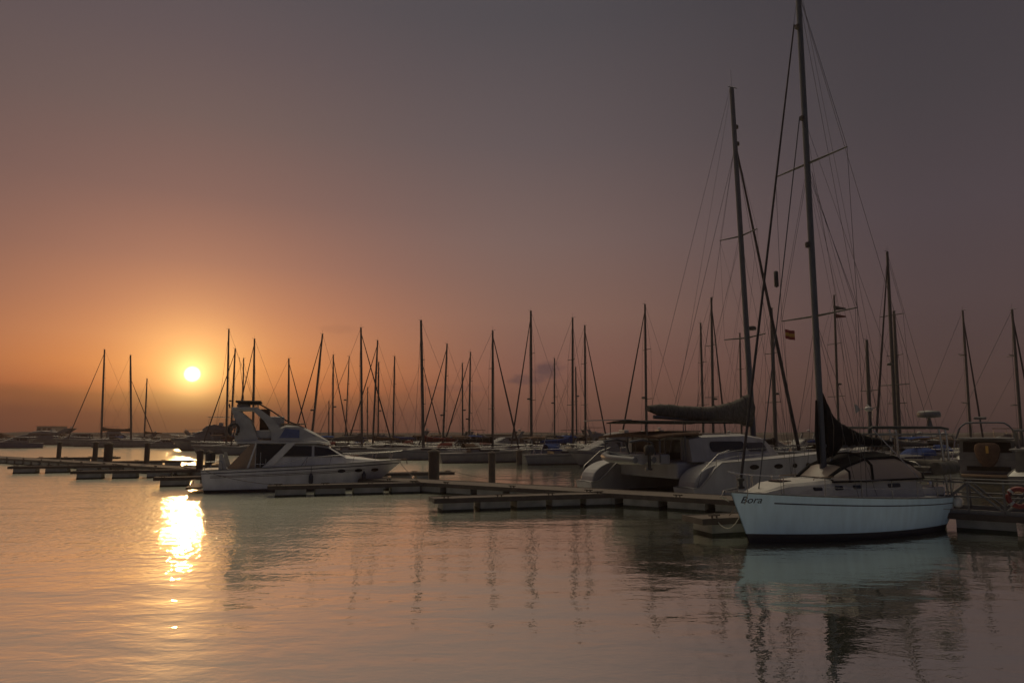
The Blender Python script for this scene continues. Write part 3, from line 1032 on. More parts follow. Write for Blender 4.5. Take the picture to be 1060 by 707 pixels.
# ------------------------------------------------------------------ the catamaran beside the walkway
def catamaran():
    rz = R(29.4)
    k = 1.06
    o = Vector((7.5, 38.9, 0))
    t = thing('catamaran', 'big white catamaran with stern steps, grey sail cover and oval portholes by the walkway', 'catamaran', o, rz)
    fr = Frame(o, rz)
    Z = lambda z: CAM_H + (z - CAM_H) * k
    hw = 3.2
    for sg in (-1, 1):
        xs = -.25 if sg < 0 else -2.0
        h = Hull(xs, 13.6, xs + .1, 13.2, 1.75, 1.85, 2.45, tb=.86, smax=.42, pw=2.3, scoop=(.02, .15, .62))
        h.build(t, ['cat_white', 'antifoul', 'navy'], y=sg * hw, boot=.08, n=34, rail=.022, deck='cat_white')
        # curved transom running up from the bathing step
        prof = [(xs + .2 + 2.3 * q ** 1.7, .62 + 1.22 * math.sin(q * PI / 2) ** .8) for q in [i / 9 for i in range(10)]]
        prof = [(xs + .2, .40)] + prof + [(xs + 2.5, .40)]
        MB().prism(prof, sg * hw - .62, sg * hw + .62).build('transom_steps', 'cat_white', t, bevel=.07)
        for i, x in enumerate((4.1, 6.0, 7.4, 8.6)):
            a = .36 if i in (0, 1) else .2
            for s2 in (-1, 1):
                yy = lambda x_, z_: sg * hw + s2 * (h.side(x_, z_) + .012)
                MB().slab([(px, yy(px, pz), pz) for px, pz in ell(x, 1.62, a, .13)], (0, s2, 0), .012).build('porthole', 'glass', t)
        lifelines_pts = []
        for s2 in (-1, 1):
            if s2 != sg:
                continue
            pts = [Vector((x, sg * hw + s2 * (h.half(h.qx(x)) - .07), h.dz(h.qx(x)))) for x in (1.4, 3, 4.8, 6.6, 8.4, 10.2, 11.8, 13.2)]
            for p in pts:
                MB().tube([p, p + Vector((0, 0, .62))], .016, 5).build('stanchion', 'steel', t)
            for f in (.5, 1):
                MB().tube([p + Vector((0, 0, .62 * f)) for p in pts], .008, 4).build('lifeline', 'steel', t)
        MB().tube([(xs + .3, sg * (hw + .72), .7), (xs + .6, sg * (hw + .74), 1.5), (xs + 1.8, sg * (hw + .76), 2.35), (xs + 2.6, sg * (hw + .78), 2.55)], .018, 5).build('stern_rail', 'steel', t)
    # bridge deck, cabin
    MB().box((4.2, 0, 1.45), (8.2, 4.9, .9)).build('bridge_deck', 'cat_white', t, bevel=.12)
    cab = House([(.9, 1.9, 3.20, 2.75, 2.5), (1.6, 1.9, 3.32, 2.85, 2.55), (5.2, 1.9, 3.40, 2.85, 2.45), (7.4, 1.9, 3.18, 2.5, 1.9), (8.9, 1.9, 2.35, 2.0, 1.5), (9.3, 1.9, 2.05, 1.8, 1.4)])
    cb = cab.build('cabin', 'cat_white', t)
    for sg in (-1, 1):
        cab.window(rrect(2.3, 5.0, 2.42, 2.98, .2, -.05), cb, sg)
        cab.window(rrect(5.2, 7.3, 2.42, 2.90, .2, -.35), cb, sg)
    MB().slab([(7.55, -1.7, 3.10), (7.55, 1.7, 3.10), (8.75, 1.5, 2.42), (8.75, -1.5, 2.42)], (1, 0, 1.6), .03).build('windscreen', 'glass', cb)
    MB().slab([(.87, -1.9, 2.0), (.87, -.75, 2.0), (.87, -.75, 3.05), (.87, -1.9, 3.05)], (-1, 0, 0), .02).build('door', 'glass', cb)
    MB().slab([(.87, -.6, 2.35), (.87, 2.1, 2.35), (.87, 2.1, 3.02), (.87, -.6, 3.02)], (-1, 0, 0), .02).build('window', 'glass', cb)
    for y in (-2.0, -.67, .75, 2.2):
        MB().box((.86, y, 2.6), (.09, .09, 1.25)).build('door_post', 'cat_white', cb)
    # cockpit seats, roof, bimini
    MB().box((-.45, 0, 2.05), (.7, 4.3, .55)).build('cockpit_seat', 'cat_white', t, bevel=.08)
    rf = MB()
    rf.loft([[(x, y, 3.36 + .14 * (1 - (y / 2.6) ** 2) + dz) for y in (-2.6, -2.2, -1.2, 0, 1.2, 2.2, 2.6)] + [(x, y, 3.26 + .1 * (1 - (y / 2.6) ** 2) + dz) for y in (2.6, 1.2, 0, -1.2, -2.6)]
             for x, dz in ((-1.3, -.14), (-.7, -.04), (.6, .04), (1.8, .04))])
    rf.build('cockpit_roof', 'brown_canvas', t)
    for x, y in ((-1.0, -2.35), (-1.0, 2.35), (.7, -2.45), (.7, 2.45)):
        MB().tube([(x, y, 1.9), (x, y, 3.3)], .045, 8).build('roof_post', 'alu', t)
    bim = MB()
    bim.loft([[(x, y, Z(4.0) + .12 * (1 - (y / 1.6) ** 2)) for y in (-1.7, -1, 0, 1, 1.7)] + [(x, y, Z(4.0) - .05 + .12 * (1 - (y / 1.6) ** 2)) for y in (1.7, 1, 0, -1, -1.7)] for x in (-1.4, .5, 2.5, 5.2)])
    bim.build('bimini', 'black_canvas', t)
    for x in (-1.2, 1.4, 4.6):
        for y in (-1.6, 1.6):
            MB().tube([(x, y, 3.3), (x, y, Z(4.0))], .028, 6).build('bimini_post', 'alu', t)
    # rail of a helm seat up aft (curved hoop)
    MB().tube([(-1.9 + .5 * (1 - math.cos(a)), 2.2 * math.sin(a) + 1.6, Z(4.12)) for a in [PI * (i / 12) - PI / 2 for i in range(13)]], .03, 6).build('hoop_rail', 'alu', t)
    # davits
    for y in (-1.7, .5):
        MB().tube([(-.6, y, 1.9), (-1.0, y, 2.95), (-1.6, y, 3.08), (-2.5, y, 2.98)], .06, 8).build('davit', 'alu', t)
        MB().tube([(-2.1, y, 2.98), (-2.1, y, 2.1)], .012, 4).build('davit_fall', 'rope', t)
    # crossbeam and trampoline
    MB().tube([(12.6, -3.1, 2.1), (12.7, 0, 2.15), (12.6, 3.1, 2.1)], .11, 8).build('crossbeam', 'alu', t)
    MB().box((10.9, 0, 2.02), (3.3, 4.6, .02)).build('trampoline', 'black_canvas', t)
    # mast
    bot, top = Vector((8.75, 0, 2.4)), Vector((8.2, 0, 26.2))
    md = lambda z: bot + (top - bot) * ((z - bot.z) / (top.z - bot.z))
    ms = MB().tube([bot, top], [.19, .15], 12, flat=(1, 1)).build('mast', 'alu', t)
    for z, ln in ((Z(15.37), 1.55), (Z(9.1), 1.65)):
        p = md(z)
        for sg in (-1, 1):
            MB().tube([p, (p.x - .25, sg * ln, p.z + .05)], [.06, .035], 6).build('spreader', 'darkmast', ms)
    for z in (Z(21.3), Z(22.4)):
        p = md(z)
        MB().box((p.x + .2, 0, z), (.22, .2, .25)).build('mast_fitting', 'pile', ms)
    p = md(Z(9.7))
    MB().lathe([(.06, -.12), (.28, -.1), (.3, .05), (.2, .14)], (p.x + .48, 0, p.z), 12).build('radar', 'darkmast', ms)
    p = md(26.2)
    MB().tube([p, p + Vector((0, 0, 1.3))], .012, 4).build('antenna', 'wire', ms)
    MB().tube([p + Vector((-.3, 0, .05)), p + Vector((.5, 0, .12))], .03, 5).build('wind_vane', 'wire', ms)
    # boom with stowed sail
    MB().tube([(8.6, 0, Z(4.02)), (.7, 0, Z(4.3))], .11, 8).build('boom', 'alu', t)
    zt = lambda px, py: fr.at(px, py, 0)[1]
    xs_ = [8.55, 8.0, 7.2, 6.2, 5.0, 3.8, 2.6, 1.5, .8, .35]
    tops = [Z(5.75), Z(5.45), Z(5.2), Z(5.02), Z(4.92), Z(4.9), Z(4.92), Z(4.98), Z(5.0), Z(4.9)]
    bots = [Z(3.75), Z(3.9), Z(3.96), Z(4.0), Z(4.05), Z(4.1), Z(4.15), Z(4.22), Z(4.3), Z(4.6)]
    sail_bundle(t, 8.6, .3, tops, bots, .34, 'grey_canvas')
    # rig
    g0, g1 = Vector((13.0, 0, 2.2)), md(Z(21.5))
    MB().tube([g0, g0 + (g1 - g0) * .35, g1], [.12, .105, .05], 8).build('furled_headsail', 'sail_dark', t)
    for sg in (-1, 1):
        cp = Vector((7.2, sg * 3.9, 2.3))
        s1 = Vector((md(Z(15.37)).x - .25, sg * 1.55, Z(15.42)))
        s2 = Vector((md(Z(9.1)).x - .25, sg * 1.65, Z(9.15)))
        wire(t, [md(Z(21.3)), cp], .014)
        wire(t, [md(Z(21.3)), s1, s2, md(2.6)], .009)
        wire(t, [md(Z(9.0)), s1], .008)
        wire(t, [md(Z(15.2)), cp + Vector((-.4, 0, 0))], .011)
        wire(t, [md(Z(15.2)) + Vector((-.2, 0, 0)), (4.5, sg * .2, Z(4.6))], .007, 'lazy_jack')
        wire(t, [md(Z(12.2)) + Vector((-.2, 0, 0)), (6.3, sg * .2, Z(4.6))], .007, 'lazy_jack')
    wire(t, [md(26.0) + Vector((-.2, 0, 0)), (.5, 0, Z(4.75))], .013, 'topping_lift')
    wire(t, [md(21.6) + Vector((-.2, 0, 0)), (2.2, 0, Z(4.7))], .016, 'lazy_jack')
    wire(t, [md(25.6) + Vector((-.2, 0, 0)), (-1.0, -3.0, 2.2)], .010, 'backstay')
    return t, fr


cat, cfr = catamaran()
# the tender on its davits
t = thing('inflatable_tender', 'grey inflatable tender hanging across the catamaran stern', 'dinghy', cfr.world(-2.0, -.7, 1.95), cfr.rz + PI / 2)
tb = MB().tube([(-1.6, .62, .1), (.6, .62, .12), (1.25, .45, .22), (1.55, 0, .3), (1.25, -.45, .22), (.6, -.62, .12), (-1.6, -.62, .1)], [.17, .21, .21, .2, .21, .21, .17], 10)
tb.build('tube', 'grey_hull', t)
MB().loft([[(-1.4, -.5, 0), (-1.4, 0, -.16), (-1.4, .5, 0), (-1.4, 0, .05)], [(.5, -.5, .02), (.5, 0, -.2), (.5, .5, .02), (.5, 0, .07)], [(1.3, -.1, .15), (1.4, 0, .1), (1.3, .1, .15), (1.3, 0, .2)]]).build('floor', 'offwhite', t)
MB().box((-1.3, 0, .18), (.06, 1.0, .38)).build('transom', 'offwhite', t)
MB().box((-.2, 0, .25), (.25, 1.1, .04)).build('thwart', 'wood', t)
t = thing('outboard_motor', 'dark outboard motor beside the hanging inflatable tender', 'outboard', cfr.world(-1.75, -2.35, 2.2), cfr.rz)
MB().loft([[(x * a, y * b, z) for x, y in ((-.2, -.14), (.22, -.14), (.26, 0), (.22, .14), (-.2, .14))] for z, a, b in ((.1, .8, .8), (.25, 1.1, 1.1), (.5, 1.1, 1.05), (.62, .7, .7))]).build('cowling', 'rubber', t)
MB().box((.02, 0, -.25), (.14, .1, .75)).box((.02, 0, -.62), (.3, .08, .1)).build('leg', 'rubber', t)
MB().lathe([(.03, -.05), (.11, -.02), (.11, .02), (.03, .05)], (-.18, 0, -.62), 8, axis='x').build('propeller', 'galv', t)
tipf = w0 + STEP * 2.86 + WN * 2.46 + U * 8.3
rope(tipf + Vector((-.1, .3, .62)), cfr.world(-1.3, 3.9, 1.1), .55, 'dark rope from the middle far finger pontoon to the catamaran')


# ------------------------------------------------------------------ the flybridge motor yacht at the left
def flybridge_yacht():
    rz = math.atan2(.31, .95)
    S = Vector((-17.708, 39.786, 0)) + Vector((-.31, .95, 0)) * 1.75
    t = thing('motor_yacht', 'white flybridge motor yacht with three oval portholes, its stern beside the sun reflection', 'motor yacht', S, rz)
    fr = Frame(S, rz)
    h = Hull(-.15, 11.75, .05, 9.7, 3.6, 1.27, 1.72, tb=.9, smax=.42, pw=2.4, flare=.55, zpow=1.2)
    h.build(t, ['white', 'antifoul', 'navy'], boot=.13, stripe=(.86, .90), n=36, rail=.035)
    for zf in (.68, .74):
        for sg in (-1, 1):
            pts = []
            for i in range(22):
                x, w, z = h.pt(.04 + .78 * i / 21, zf)
                pts.append((x, sg * (w + .008), z))
            MB().tube(pts, .012, 4).build('pin_stripe', 'brown_canvas', t)
    for x in (7.75, 8.8, 9.85):
        for sg in (-1, 1):
            MB().slab([(px, sg * (h.side(px, pz) + .01), pz) for px, pz in ell(x, 1.13, .24, .11)], (0, sg, 0), .014).build('porthole', 'glass', t)
    MB().box((-.5, 0, .30), (.8, 3.0, .12)).build('swim_platform', 'teak', t)
    for y in (-.9, 0, .9):
        MB().tube([(-.78, y, .36), (-.78, y, .62)], .03, 6).build('platform_post', 'steel', t)
    # foredeck trunk + main cabin
    fd = House([(5.6, 1.40, 2.06, 1.50, 1.30), (7.4, 1.46, 2.06, 1.42, 1.15), (8.8, 1.52, 1.93, 1.1, .8), (10.2, 1.6, 1.72, .55, .35)])
    fd.build('foredeck_trunk', 'white', t)
    MB().box((8.6, 0, 1.98), (.55, .55, .06)).build('deck_hatch', 'glass', t)
    cab = House([(2.75, 1.30, 2.82, 1.62, 1.50), (4.6, 1.32, 2.86, 1.62, 1.45), (6.2, 1.4, 2.80, 1.55, 1.35), (7.0, 1.45, 2.62, 1.45, 1.2), (8.0, 1.5, 2.02, 1.3, 1.1)])
    cb = cab.build('cabin', 'white', t)
    for sg in (-1, 1):
        cab.window([(4.05, 2.04), (5.95, 2.02), (5.95, 2.66), (4.75, 2.70)], cb, sg, frame='offwhite')
        cab.window([(6.1, 2.02), (7.75, 1.99), (6.95, 2.52), (6.1, 2.65)], cb, sg, frame='offwhite')
        # dark opening aft of the slanting pillar
        cab.window([(2.8, 1.42), (3.15, 1.42), (4.45, 2.76), (2.8, 2.76)], cb, sg, name='cockpit_door')
        for xx in (3.05, 3.35):
            MB().tube([(xx, sg * 1.645, 1.45), (xx, sg * 1.56, 2.3 if xx < 3.2 else 2.0)], .02, 5).build('door_frame', 'offwhite', cb)
        MB().tube([(2.8, sg * 1.66, 1.62), (3.3, sg * 1.66, 1.62)], .02, 5).build('cockpit_rail', 'steel', cb)
        MB().slab([(x, sg * 1.64, z) for x, z in ((3.15, 1.33), (3.62, 1.33), (5.0, 2.84), (4.5, 2.84))], (0, sg, 0), .05).build('slanted_pillar', 'white', cb)
    MB().slab([(7.1, -1.1, 2.56), (7.1, 1.1, 2.56), (7.98, 1.0, 2.06), (7.98, -1.0, 2.06)], (1, 0, 1.6), .025).build('windscreen', 'glass', cb)
    MB().slab([(2.74, -1.2, 1.4), (2.74, 1.2, 1.4), (2.74, 1.2, 2.7), (2.74, -1.2, 2.7)], (-1, 0, 0), .02).build('cockpit_door', 'glass', cb)
    # aft cockpit: mesh side curtains, bulwark
    for sg in (-1, 1):
        MB().slab([(1.2, sg * 1.58, 1.36), (2.75, sg * 1.6, 1.36), (2.75, sg * 1.6, 2.84), (2.5, sg * 1.6, 2.84)], (0, sg, 0), .02).build('mesh_curtain', 'tan_canvas', t)
        MB().slab([(2.3, sg * 1.602, 1.36), (2.42, sg * 1.602, 1.36), (2.82, sg * 1.602, 2.84), (2.74, sg * 1.602, 2.84)], (0, sg, 0), .03).build('curtain_edge', 'white', t)
        MB().tube([(.05, sg * 1.55, 1.3), (.05, sg * 1.55, 1.78), (.95, sg * 1.6, 1.80), (1.0, sg * 1.6, 1.32)], .025, 6).build('stern_rail', 'steel', t)
        MB().slab([(.78, sg * 1.5, 1.3), (1.25, sg * 1.5, 1.3), (.95, sg * 1.5, 2.25), (.8, sg * 1.5, 2.25)], (0, sg, 0), .08).build('deck_davit', 'offwhite', t)
    for y in (-1.2, -.5, .45):
        MB().lathe([(.12, 0), (.16, .1), (.16, .55), (.1, .68)], (.25, y, 1.62), 10).build('stern_bollard', 'rubber', t)
    # flybridge deck, coaming, screen
    fb = House([(1.7, 2.80, 2.97, 1.62, 1.6), (3.0, 2.82, 3.02, 1.66, 1.62), (6.4, 2.80, 2.96, 1.55, 1.45), (7.05, 2.72, 2.78, 1.3, 1.2)])
    fb.build('flybridge_deck', 'offwhite', t)
    co = House([(3.6, 2.98, 3.58, 1.5, 1.40), (4.4, 2.98, 3.92, 1.5, 1.35), (5.15, 2.97, 3.92, 1.45, 1.22), (6.2, 2.94, 3.40, 1.35, 1.1), (7.0, 2.80, 2.92, 1.15, 1.0)])
    cc = co.build('flybridge_coaming', 'offwhite', t)
    for sg in (-1, 1):
        co.window([(4.05, 3.14), (5.2, 3.14), (5.2, 3.62), (4.35, 3.70)], cc, sg, 'blue_cover', 'side_cloth')
    MB().box((4.85, 0, 3.98), (1.5, 2.3, .07)).build('dash_cover', 'tan_canvas', t, bevel=.03)
    MB().box((3.85, -.3, 4.0), (.9, 1.3, .85)).build('helm_seat', 'offwhite', t, bevel=.08)
    MB().box((3.15, .2, 4.15), (.55, 1.7, 1.45)).build('canvas_enclosure', 'brown_canvas', t, bevel=.05)
    MB().box((3.35, -.1, 3.35), (1.3, 2.2, .5)).build('fly_lounge', 'offwhite', t, bevel=.08)
    # radar arch: two swept legs each side, a beam across
    for sg in (-1, 1):
        y = sg * 1.42
        MB().slab([(x, y, z) for x, z in ((3.9, 3.0), (4.75, 3.0), (3.55, 4.35), (2.75, 4.95), (2.3, 4.92), (3.15, 4.15))], (0, -sg, 0), .16).build('arch_leg', 'offwhite', t)
        MB().slab([(x, y, z) for x, z in ((1.55, 2.96), (2.9, 2.96), (2.35, 4.25), (1.5, 4.93), (1.28, 4.85), (1.62, 3.9))], (0, -sg, 0), .14).build('arch_leg', 'offwhite', t)
        MB().tube([(2.75, sg * 1.0, 5.22), (3.5, sg * 1.2, 4.8), (4.4, sg * 1.3, 4.2), (5.0, sg * 1.3, 3.95)], .03, 6).build('canopy_brace', 'rubber', t)
    MB().box((1.95, 0, 4.86), (1.25, 2.9, .18)).build('arch_beam', 'offwhite', t, bevel=.05)
    MB().box((1.9, 0, 5.06), (.7, 1.6, .22)).build('arch_box', 'offwhite', t, bevel=.05)
    MB().box((2.2, 0, 5.30), (1.45, 2.5, .12)).box((2.2, 0, 5.22), (1.2, 2.2, .1)).build('sun_canopy', 'rubber', t, bevel=.05)
    for sg in (-1, 1):
        for x in (1.75, 2.7):
            MB().tube([(x, sg * .9, 4.9), (x, sg * .9, 5.26)], .025, 6).build('canopy_post', 'steel', t)
    MB().tube([(2.35, .3, 5.3), (2.35, .3, 6.0)], [.03, .015], 6).build('light_mast', 'rubber', t)
    MB().tube([(1.2, -1.2, 4.9), (1.15, -1.2, 5.15)], .04, 6).build('horn', 'rubber', t)
    MB().tube([(1.9, 1.3, 4.9), (1.4, 1.3, 8.2)], .012, 4).build('antenna', 'wire', t)
    # bow rail, side rail
    up = Vector((0, 0, .55))
    for sg in (-1, 1):
        pts = [h.edge(x, .08, 0, sg) for x in (5.6, 7.0, 8.4, 9.8, 10.9, 11.6)]
        for p in pts[:-1]:
            MB().tube([p, p + up + Vector((.12, 0, 0))], .014, 5).build('stanchion', 'steel', t)
        MB().tube([pts[0] + Vector((-.25, 0, 0))] + [p + up + Vector((.12, 0, 0)) for p in pts[:-1]] + [Vector((11.7, 0, 2.3))], .016, 5).build('bow_rail', 'steel', t)
    MB().box((11.65, 0, 1.72), (.6, .25, .1)).build('bow_pulpit', 'teak', t)
    MB().tube([(11.5, 0, 1.75), (11.95, 0, 1.66), (12.0, 0, 1.45)], .035, 6).build('anchor', 'galv', t)
    MB().tube([h.edge(3.4, -.02, .15, -1), h.edge(5.4, -.02, .45, -1)], .012, 5).build('grab_rail', 'steel', t)
    return t, fr, h


mot, mfr, mh = flybridge_yacht()
for x, lab in ((5.95, 'dark fender amidships on the flybridge motor yacht'), (9.15, 'dark fender near the bow of the flybridge motor yacht')):
    w = mh.side(x, .8)
    fender(mfr.world(x, -w - .15, .72), mfr.rz, .75, lab)
t = thing('lifebuoy', 'dark horseshoe lifebuoy on the arch of the flybridge motor yacht', 'lifebuoy', mfr.world(1.5, -1.62, 3.62), mfr.rz)
MB().tube([(.27 * math.cos(a), .05 * math.sin(a), .34 * math.sin(a)) for a in [R(-60 + 300 * i / 18) for i in range(19)]], .075, 8).build('ring', 'rubber', t)
MB().tube([(.05, .05, .34), (.05, .2, .6)], .02, 5).build('strap', 'rope', t)
rope(mfr.world(11.4, 0, 1.7), TIP0 + STEP * 2 + U * 8.2 + Vector((0, .3, .62)), .12, 'taut dark rope from the motor yacht bow to the walkway')
rope(mfr.world(.1, -1.6, 1.25), TIP0 + STEP * 2 + U * .5 + Vector((0, .5, .62)), .15, 'slanting rope from the motor yacht stern to its finger pontoon')


# ------------------------------------------------------------------ more sailing boats
BERTHS = []


def corners(o, rz, L, B):
    f, p = Vector((math.cos(rz), math.sin(rz))), Vector((-math.sin(rz), math.cos(rz)))
    c = Vector((o[0], o[1]))
    return [c + f * (a * L / 2) + p * (b * B / 2) for a, b in ((1, 1), (-1, 1), (-1, -1), (1, -1))], (f, p)


def berth_free(o, rz, L, B):
    P, ax = corners(o, rz, L, B)
    for Q, ax2 in BERTHS:
        if all(max(q.dot(a) for q in Q) > min(q.dot(a) for q in P) and max(q.dot(a) for q in P) > min(q.dot(a) for q in Q) for a in ax + ax2):
            return False
    return True


def take(o, rz, L, B):
    BERTHS.append(corners(o, rz, L, B))


_c = cfr.world(6, 0, 0)
take(_c, cfr.rz, 16, 8.4)
_c = at_depth(1020, 447, 50)
_r = math.atan2(_c.y, _c.x)
take((_c.x + 4 * math.cos(_r), _c.y + 4 * math.sin(_r)), _r, 11.2, 4.3)


def sailboat(label, mast_x, top_x, top_y, Y, bow=1, L=10.5, base_y=452, hull='dull_white', cover='blue_canvas', boom=True, genoa='sail_dark', gpx=None, gfrac=.96,
             mast_m='darkmast', turn=0.0, radar=None, spr=2, sprayhood='auto', bim='auto', mastr=.1, cover_h=.34, group='sailing boats moored beyond the walkway', boom_z=1.25, fb=1.15, name='sailboat', stack=False):
    mastr *= 1.2
    pick = random.Random(label)
    if sprayhood == 'auto':
        sprayhood = pick.choice(['blue_canvas', 'brown_canvas', 'black_canvas', 'grey_canvas', 'red_canvas'])
    if bim == 'auto':
        bim = pick.choice(['blue_canvas', 'brown_canvas', 'black_canvas', None])
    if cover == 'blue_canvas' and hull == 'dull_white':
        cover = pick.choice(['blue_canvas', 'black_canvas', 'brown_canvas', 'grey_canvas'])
        hull = pick.choice(['dull_white', 'dull_white', 'grey_hull', 'offwhite', 'navy_hull'])
    rz = math.atan2(.31, .95) + (0 if bow > 0 else PI) + R(turn)
    f = Vector((math.cos(rz), math.sin(rz), 0))
    for _ in range(60):
        base = at_depth(mast_x, base_y, Y)
        o = Vector((base.x, base.y, 0)) - f * (.07 * L)
        if berth_free(o, rz, L + .4, .33 * L):
            break
        Y += .8
    take(o, rz, L + .2, .32 * L)
    top = at_depth(top_x, top_y, Y)
    t = thing(name, label, 'sailboat', o, rz, group)
    fr = Frame(o, rz)
    B = .31 * L
    h = Hull(-L / 2, L / 2, -L / 2 + .35, L / 2 - .07 * L, B, fb * .88, fb * 1.2, tb=.68, smax=.42)
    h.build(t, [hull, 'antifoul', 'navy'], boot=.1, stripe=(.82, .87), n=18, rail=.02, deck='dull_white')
    d0 = fb * .95
    ch = House([(.30 * L, d0, d0 + .1, .25 * B, .2 * B), (.18 * L, d0, d0 + .38, .32 * B, .26 * B), (-.16 * L, d0, d0 + .48, .34 * B, .28 * B), (-.18 * L, d0, d0 + .42, .33 * B, .27 * B)])
    c = ch.build('coachroof', 'dull_white', t)
    for sg in (-1, 1):
        ch.window(rrect(-.10 * L, .12 * L, d0 + .15, d0 + .33, .1), c, sg)
    if sprayhood:
        rings = [[(x, .3 * B * math.cos(PI * k / 8), d0 + .38 + (hh * math.sin(PI * k / 8) ** .6 if 0 < k < 8 else 0)) for k in range(9)] for x, hh in ((-.08 * L, .1), (-.13 * L, .62), (-.24 * L, .66))]
        MB().loft(rings, False, False).build('sprayhood', sprayhood, t)
    if bim:
        xb_ = -.36 * L
        MB().loft([[(xb_ + dx, .36 * B * math.cos(PI * k / 6), d0 + 1.75 + .18 * math.sin(PI * k / 6) + dz) for k in range(7)] + [(xb_ + dx, -.36 * B * math.cos(PI * k / 6), d0 + 1.69 + .18 * math.sin(PI * k / 6) + dz) for k in range(7)] for dx, dz in ((-1.0, -.08), (0, 0), (1.0, -.05))]).build('bimini', bim, t)
        for sg in (-1, 1):
            for dx in (-.9, .9):
                MB().tube([(xb_ + dx * .3, sg * .36 * B, d0), (xb_ + dx, sg * .36 * B, d0 + 1.75)], .03, 5).build('bimini_post', 'steel', t)
    lb, lt = fr.local(base), fr.local(top)
    lb.z = d0 + .3
    lb.y = lt.y = 0
    md = lambda z: lb + (lt - lb) * ((z - lb.z) / (lt.z - lb.z))
    hgt = lt.z - lb.z
    m = MB().tube([lb, md(lb.z + hgt * .7), lt], [mastr, mastr * .95, mastr * .7], 8).build('mast', mast_m, t)
    for i in range(spr):
        z = lb.z + hgt * (i + 1) / (spr + 1) * (1.02 if spr == 2 else 1.1)
        p = md(z)
        for sg in (-1, 1):
            MB().tube([p, (p.x - .15 - .5 * abs(math.sin(R(turn))), sg * (.36 - .06 * i) * B, z + .04)], [.05, .04], 5).build('spreader', mast_m, m)
    MB().tube([lt, lt + Vector((0, 0, .55))], .012, 4).build('antenna', 'wire', m)
    MB().tube([lt + Vector((-.18, 0, .03)), lt + Vector((.35, 0, .1))], .025, 4).build('wind_vane', 'wire', m)
    if radar:
        p = md(lb.z + hgt * radar)
        MB().lathe([(.1, -.12), (.24, -.08), (.24, .06), (.1, .12)], (p.x + .36, 0, p.z), 10).build('radar', mast_m, m)
    hb = d0 + boom_z
    xe = lb.x - .36 * L
    if boom:
        MB().tube([(lb.x - .1, 0, hb), (xe, 0, hb + .08)], .06, 6).build('boom', mast_m, t)
        if cover:
            ch_ = cover_h
            tops = [hb + ch_ * q for q in (2.6, 1.7, 1.25, 1.05, .95, .85, .75, .6)] if stack else [hb + ch_ * q for q in (1.9, 1.3, 1.1, 1.0, .95, .85, .7, .45)]
            bots = [hb - .12 * q for q in (2.0, 1.2, 1, 1, 1, 1, .8, .5)]
            sail_bundle(t, lb.x - .05, xe - .05, tops, bots, .17, cover, n=7)
    bowp = Vector((L / 2 - .12, 0, h.zb + .1))
    att = md(lb.z + hgt * gfrac)
    if gpx is not None:
        bx = fr.at(gpx, 447, 0)[0]
        bowp.x = max(lb.x + 1.2, min(L / 2 + 1.5, bx))
    if genoa:
        MB().tube([bowp, bowp + (att - bowp) * .4, att], [.11, .10, .05], 6).build('furled_headsail', genoa, t)
    else:
        wire(t, [bowp, att], .02, 'forestay')
    wire(t, [lt, (-L / 2 + .1, 0, fb)], .017, 'backstay')
    for sg in (-1, 1):
        p2 = md(lb.z + hgt * (.68 if spr == 2 else .55))
        p1 = md(lb.z + hgt * .34)
        e2 = Vector((p2.x - .15, sg * .30 * B, p2.z))
        e1 = Vector((p1.x - .15, sg * .36 * B, p1.z))
        cp = h.edge(lb.x - .15, .05, 0, sg)
        wire(t, [md(lb.z + hgt * .97), e2, e1, cp] if spr == 2 else [md(lb.z + hgt * .97), e2, cp], .016)
        wire(t, [p1, cp + Vector((.5, 0, 0))], .013)
    wire(t, [md(lb.z + hgt * .6), (xe + .6, 0, hb + .1)], .011, 'topping_lift')
    for sg in (-1, 1):
        pts = [h.edge(L * q, .06, 0, sg) for q in (-.46, -.25, 0, .25, .42)]
        MB().tube([p + Vector((0, 0, .58)) for p in pts] + [Vector((L / 2 + .05, 0, h.zb + .62))], .014, 4).build('lifeline', 'steel', t)
        for p in pts:
            MB().tube([p, p + Vector((0, 0, .58))], .015, 4).build('stanchion', 'steel', t)
    return t, fr, md, h


SB = {}
def sb(key, *a, **k):
    SB[key] = sailboat(*a, **k)


# left of the sun
sb('l1', 'sailboat with the tallest mast left of the sun, thick stay slanting to its left', 105, 108.5, 362, 168, -1, 16, gpx=71, cover='brown_canvas', mastr=.2, cover_h=.5, fb=1.5, boom_z=2.4)
sb('l2', 'sailboat with a flag at its mast and red cover, second mast left of the sun', 136, 135.5, 368, 160, 1, 14, gpx=161, cover='brown_canvas', gfrac=.72, mastr=.2, cover_h=.5, fb=1.4, boom_z=2.3)
sb('l3', 'sailboat with a short slim mast nearest the left side of the sun', 149.5, 152.3, 392, 176, -1, 11, genoa=None, mastr=.16, cover='brown_canvas', spr=1, boom_z=2.0)
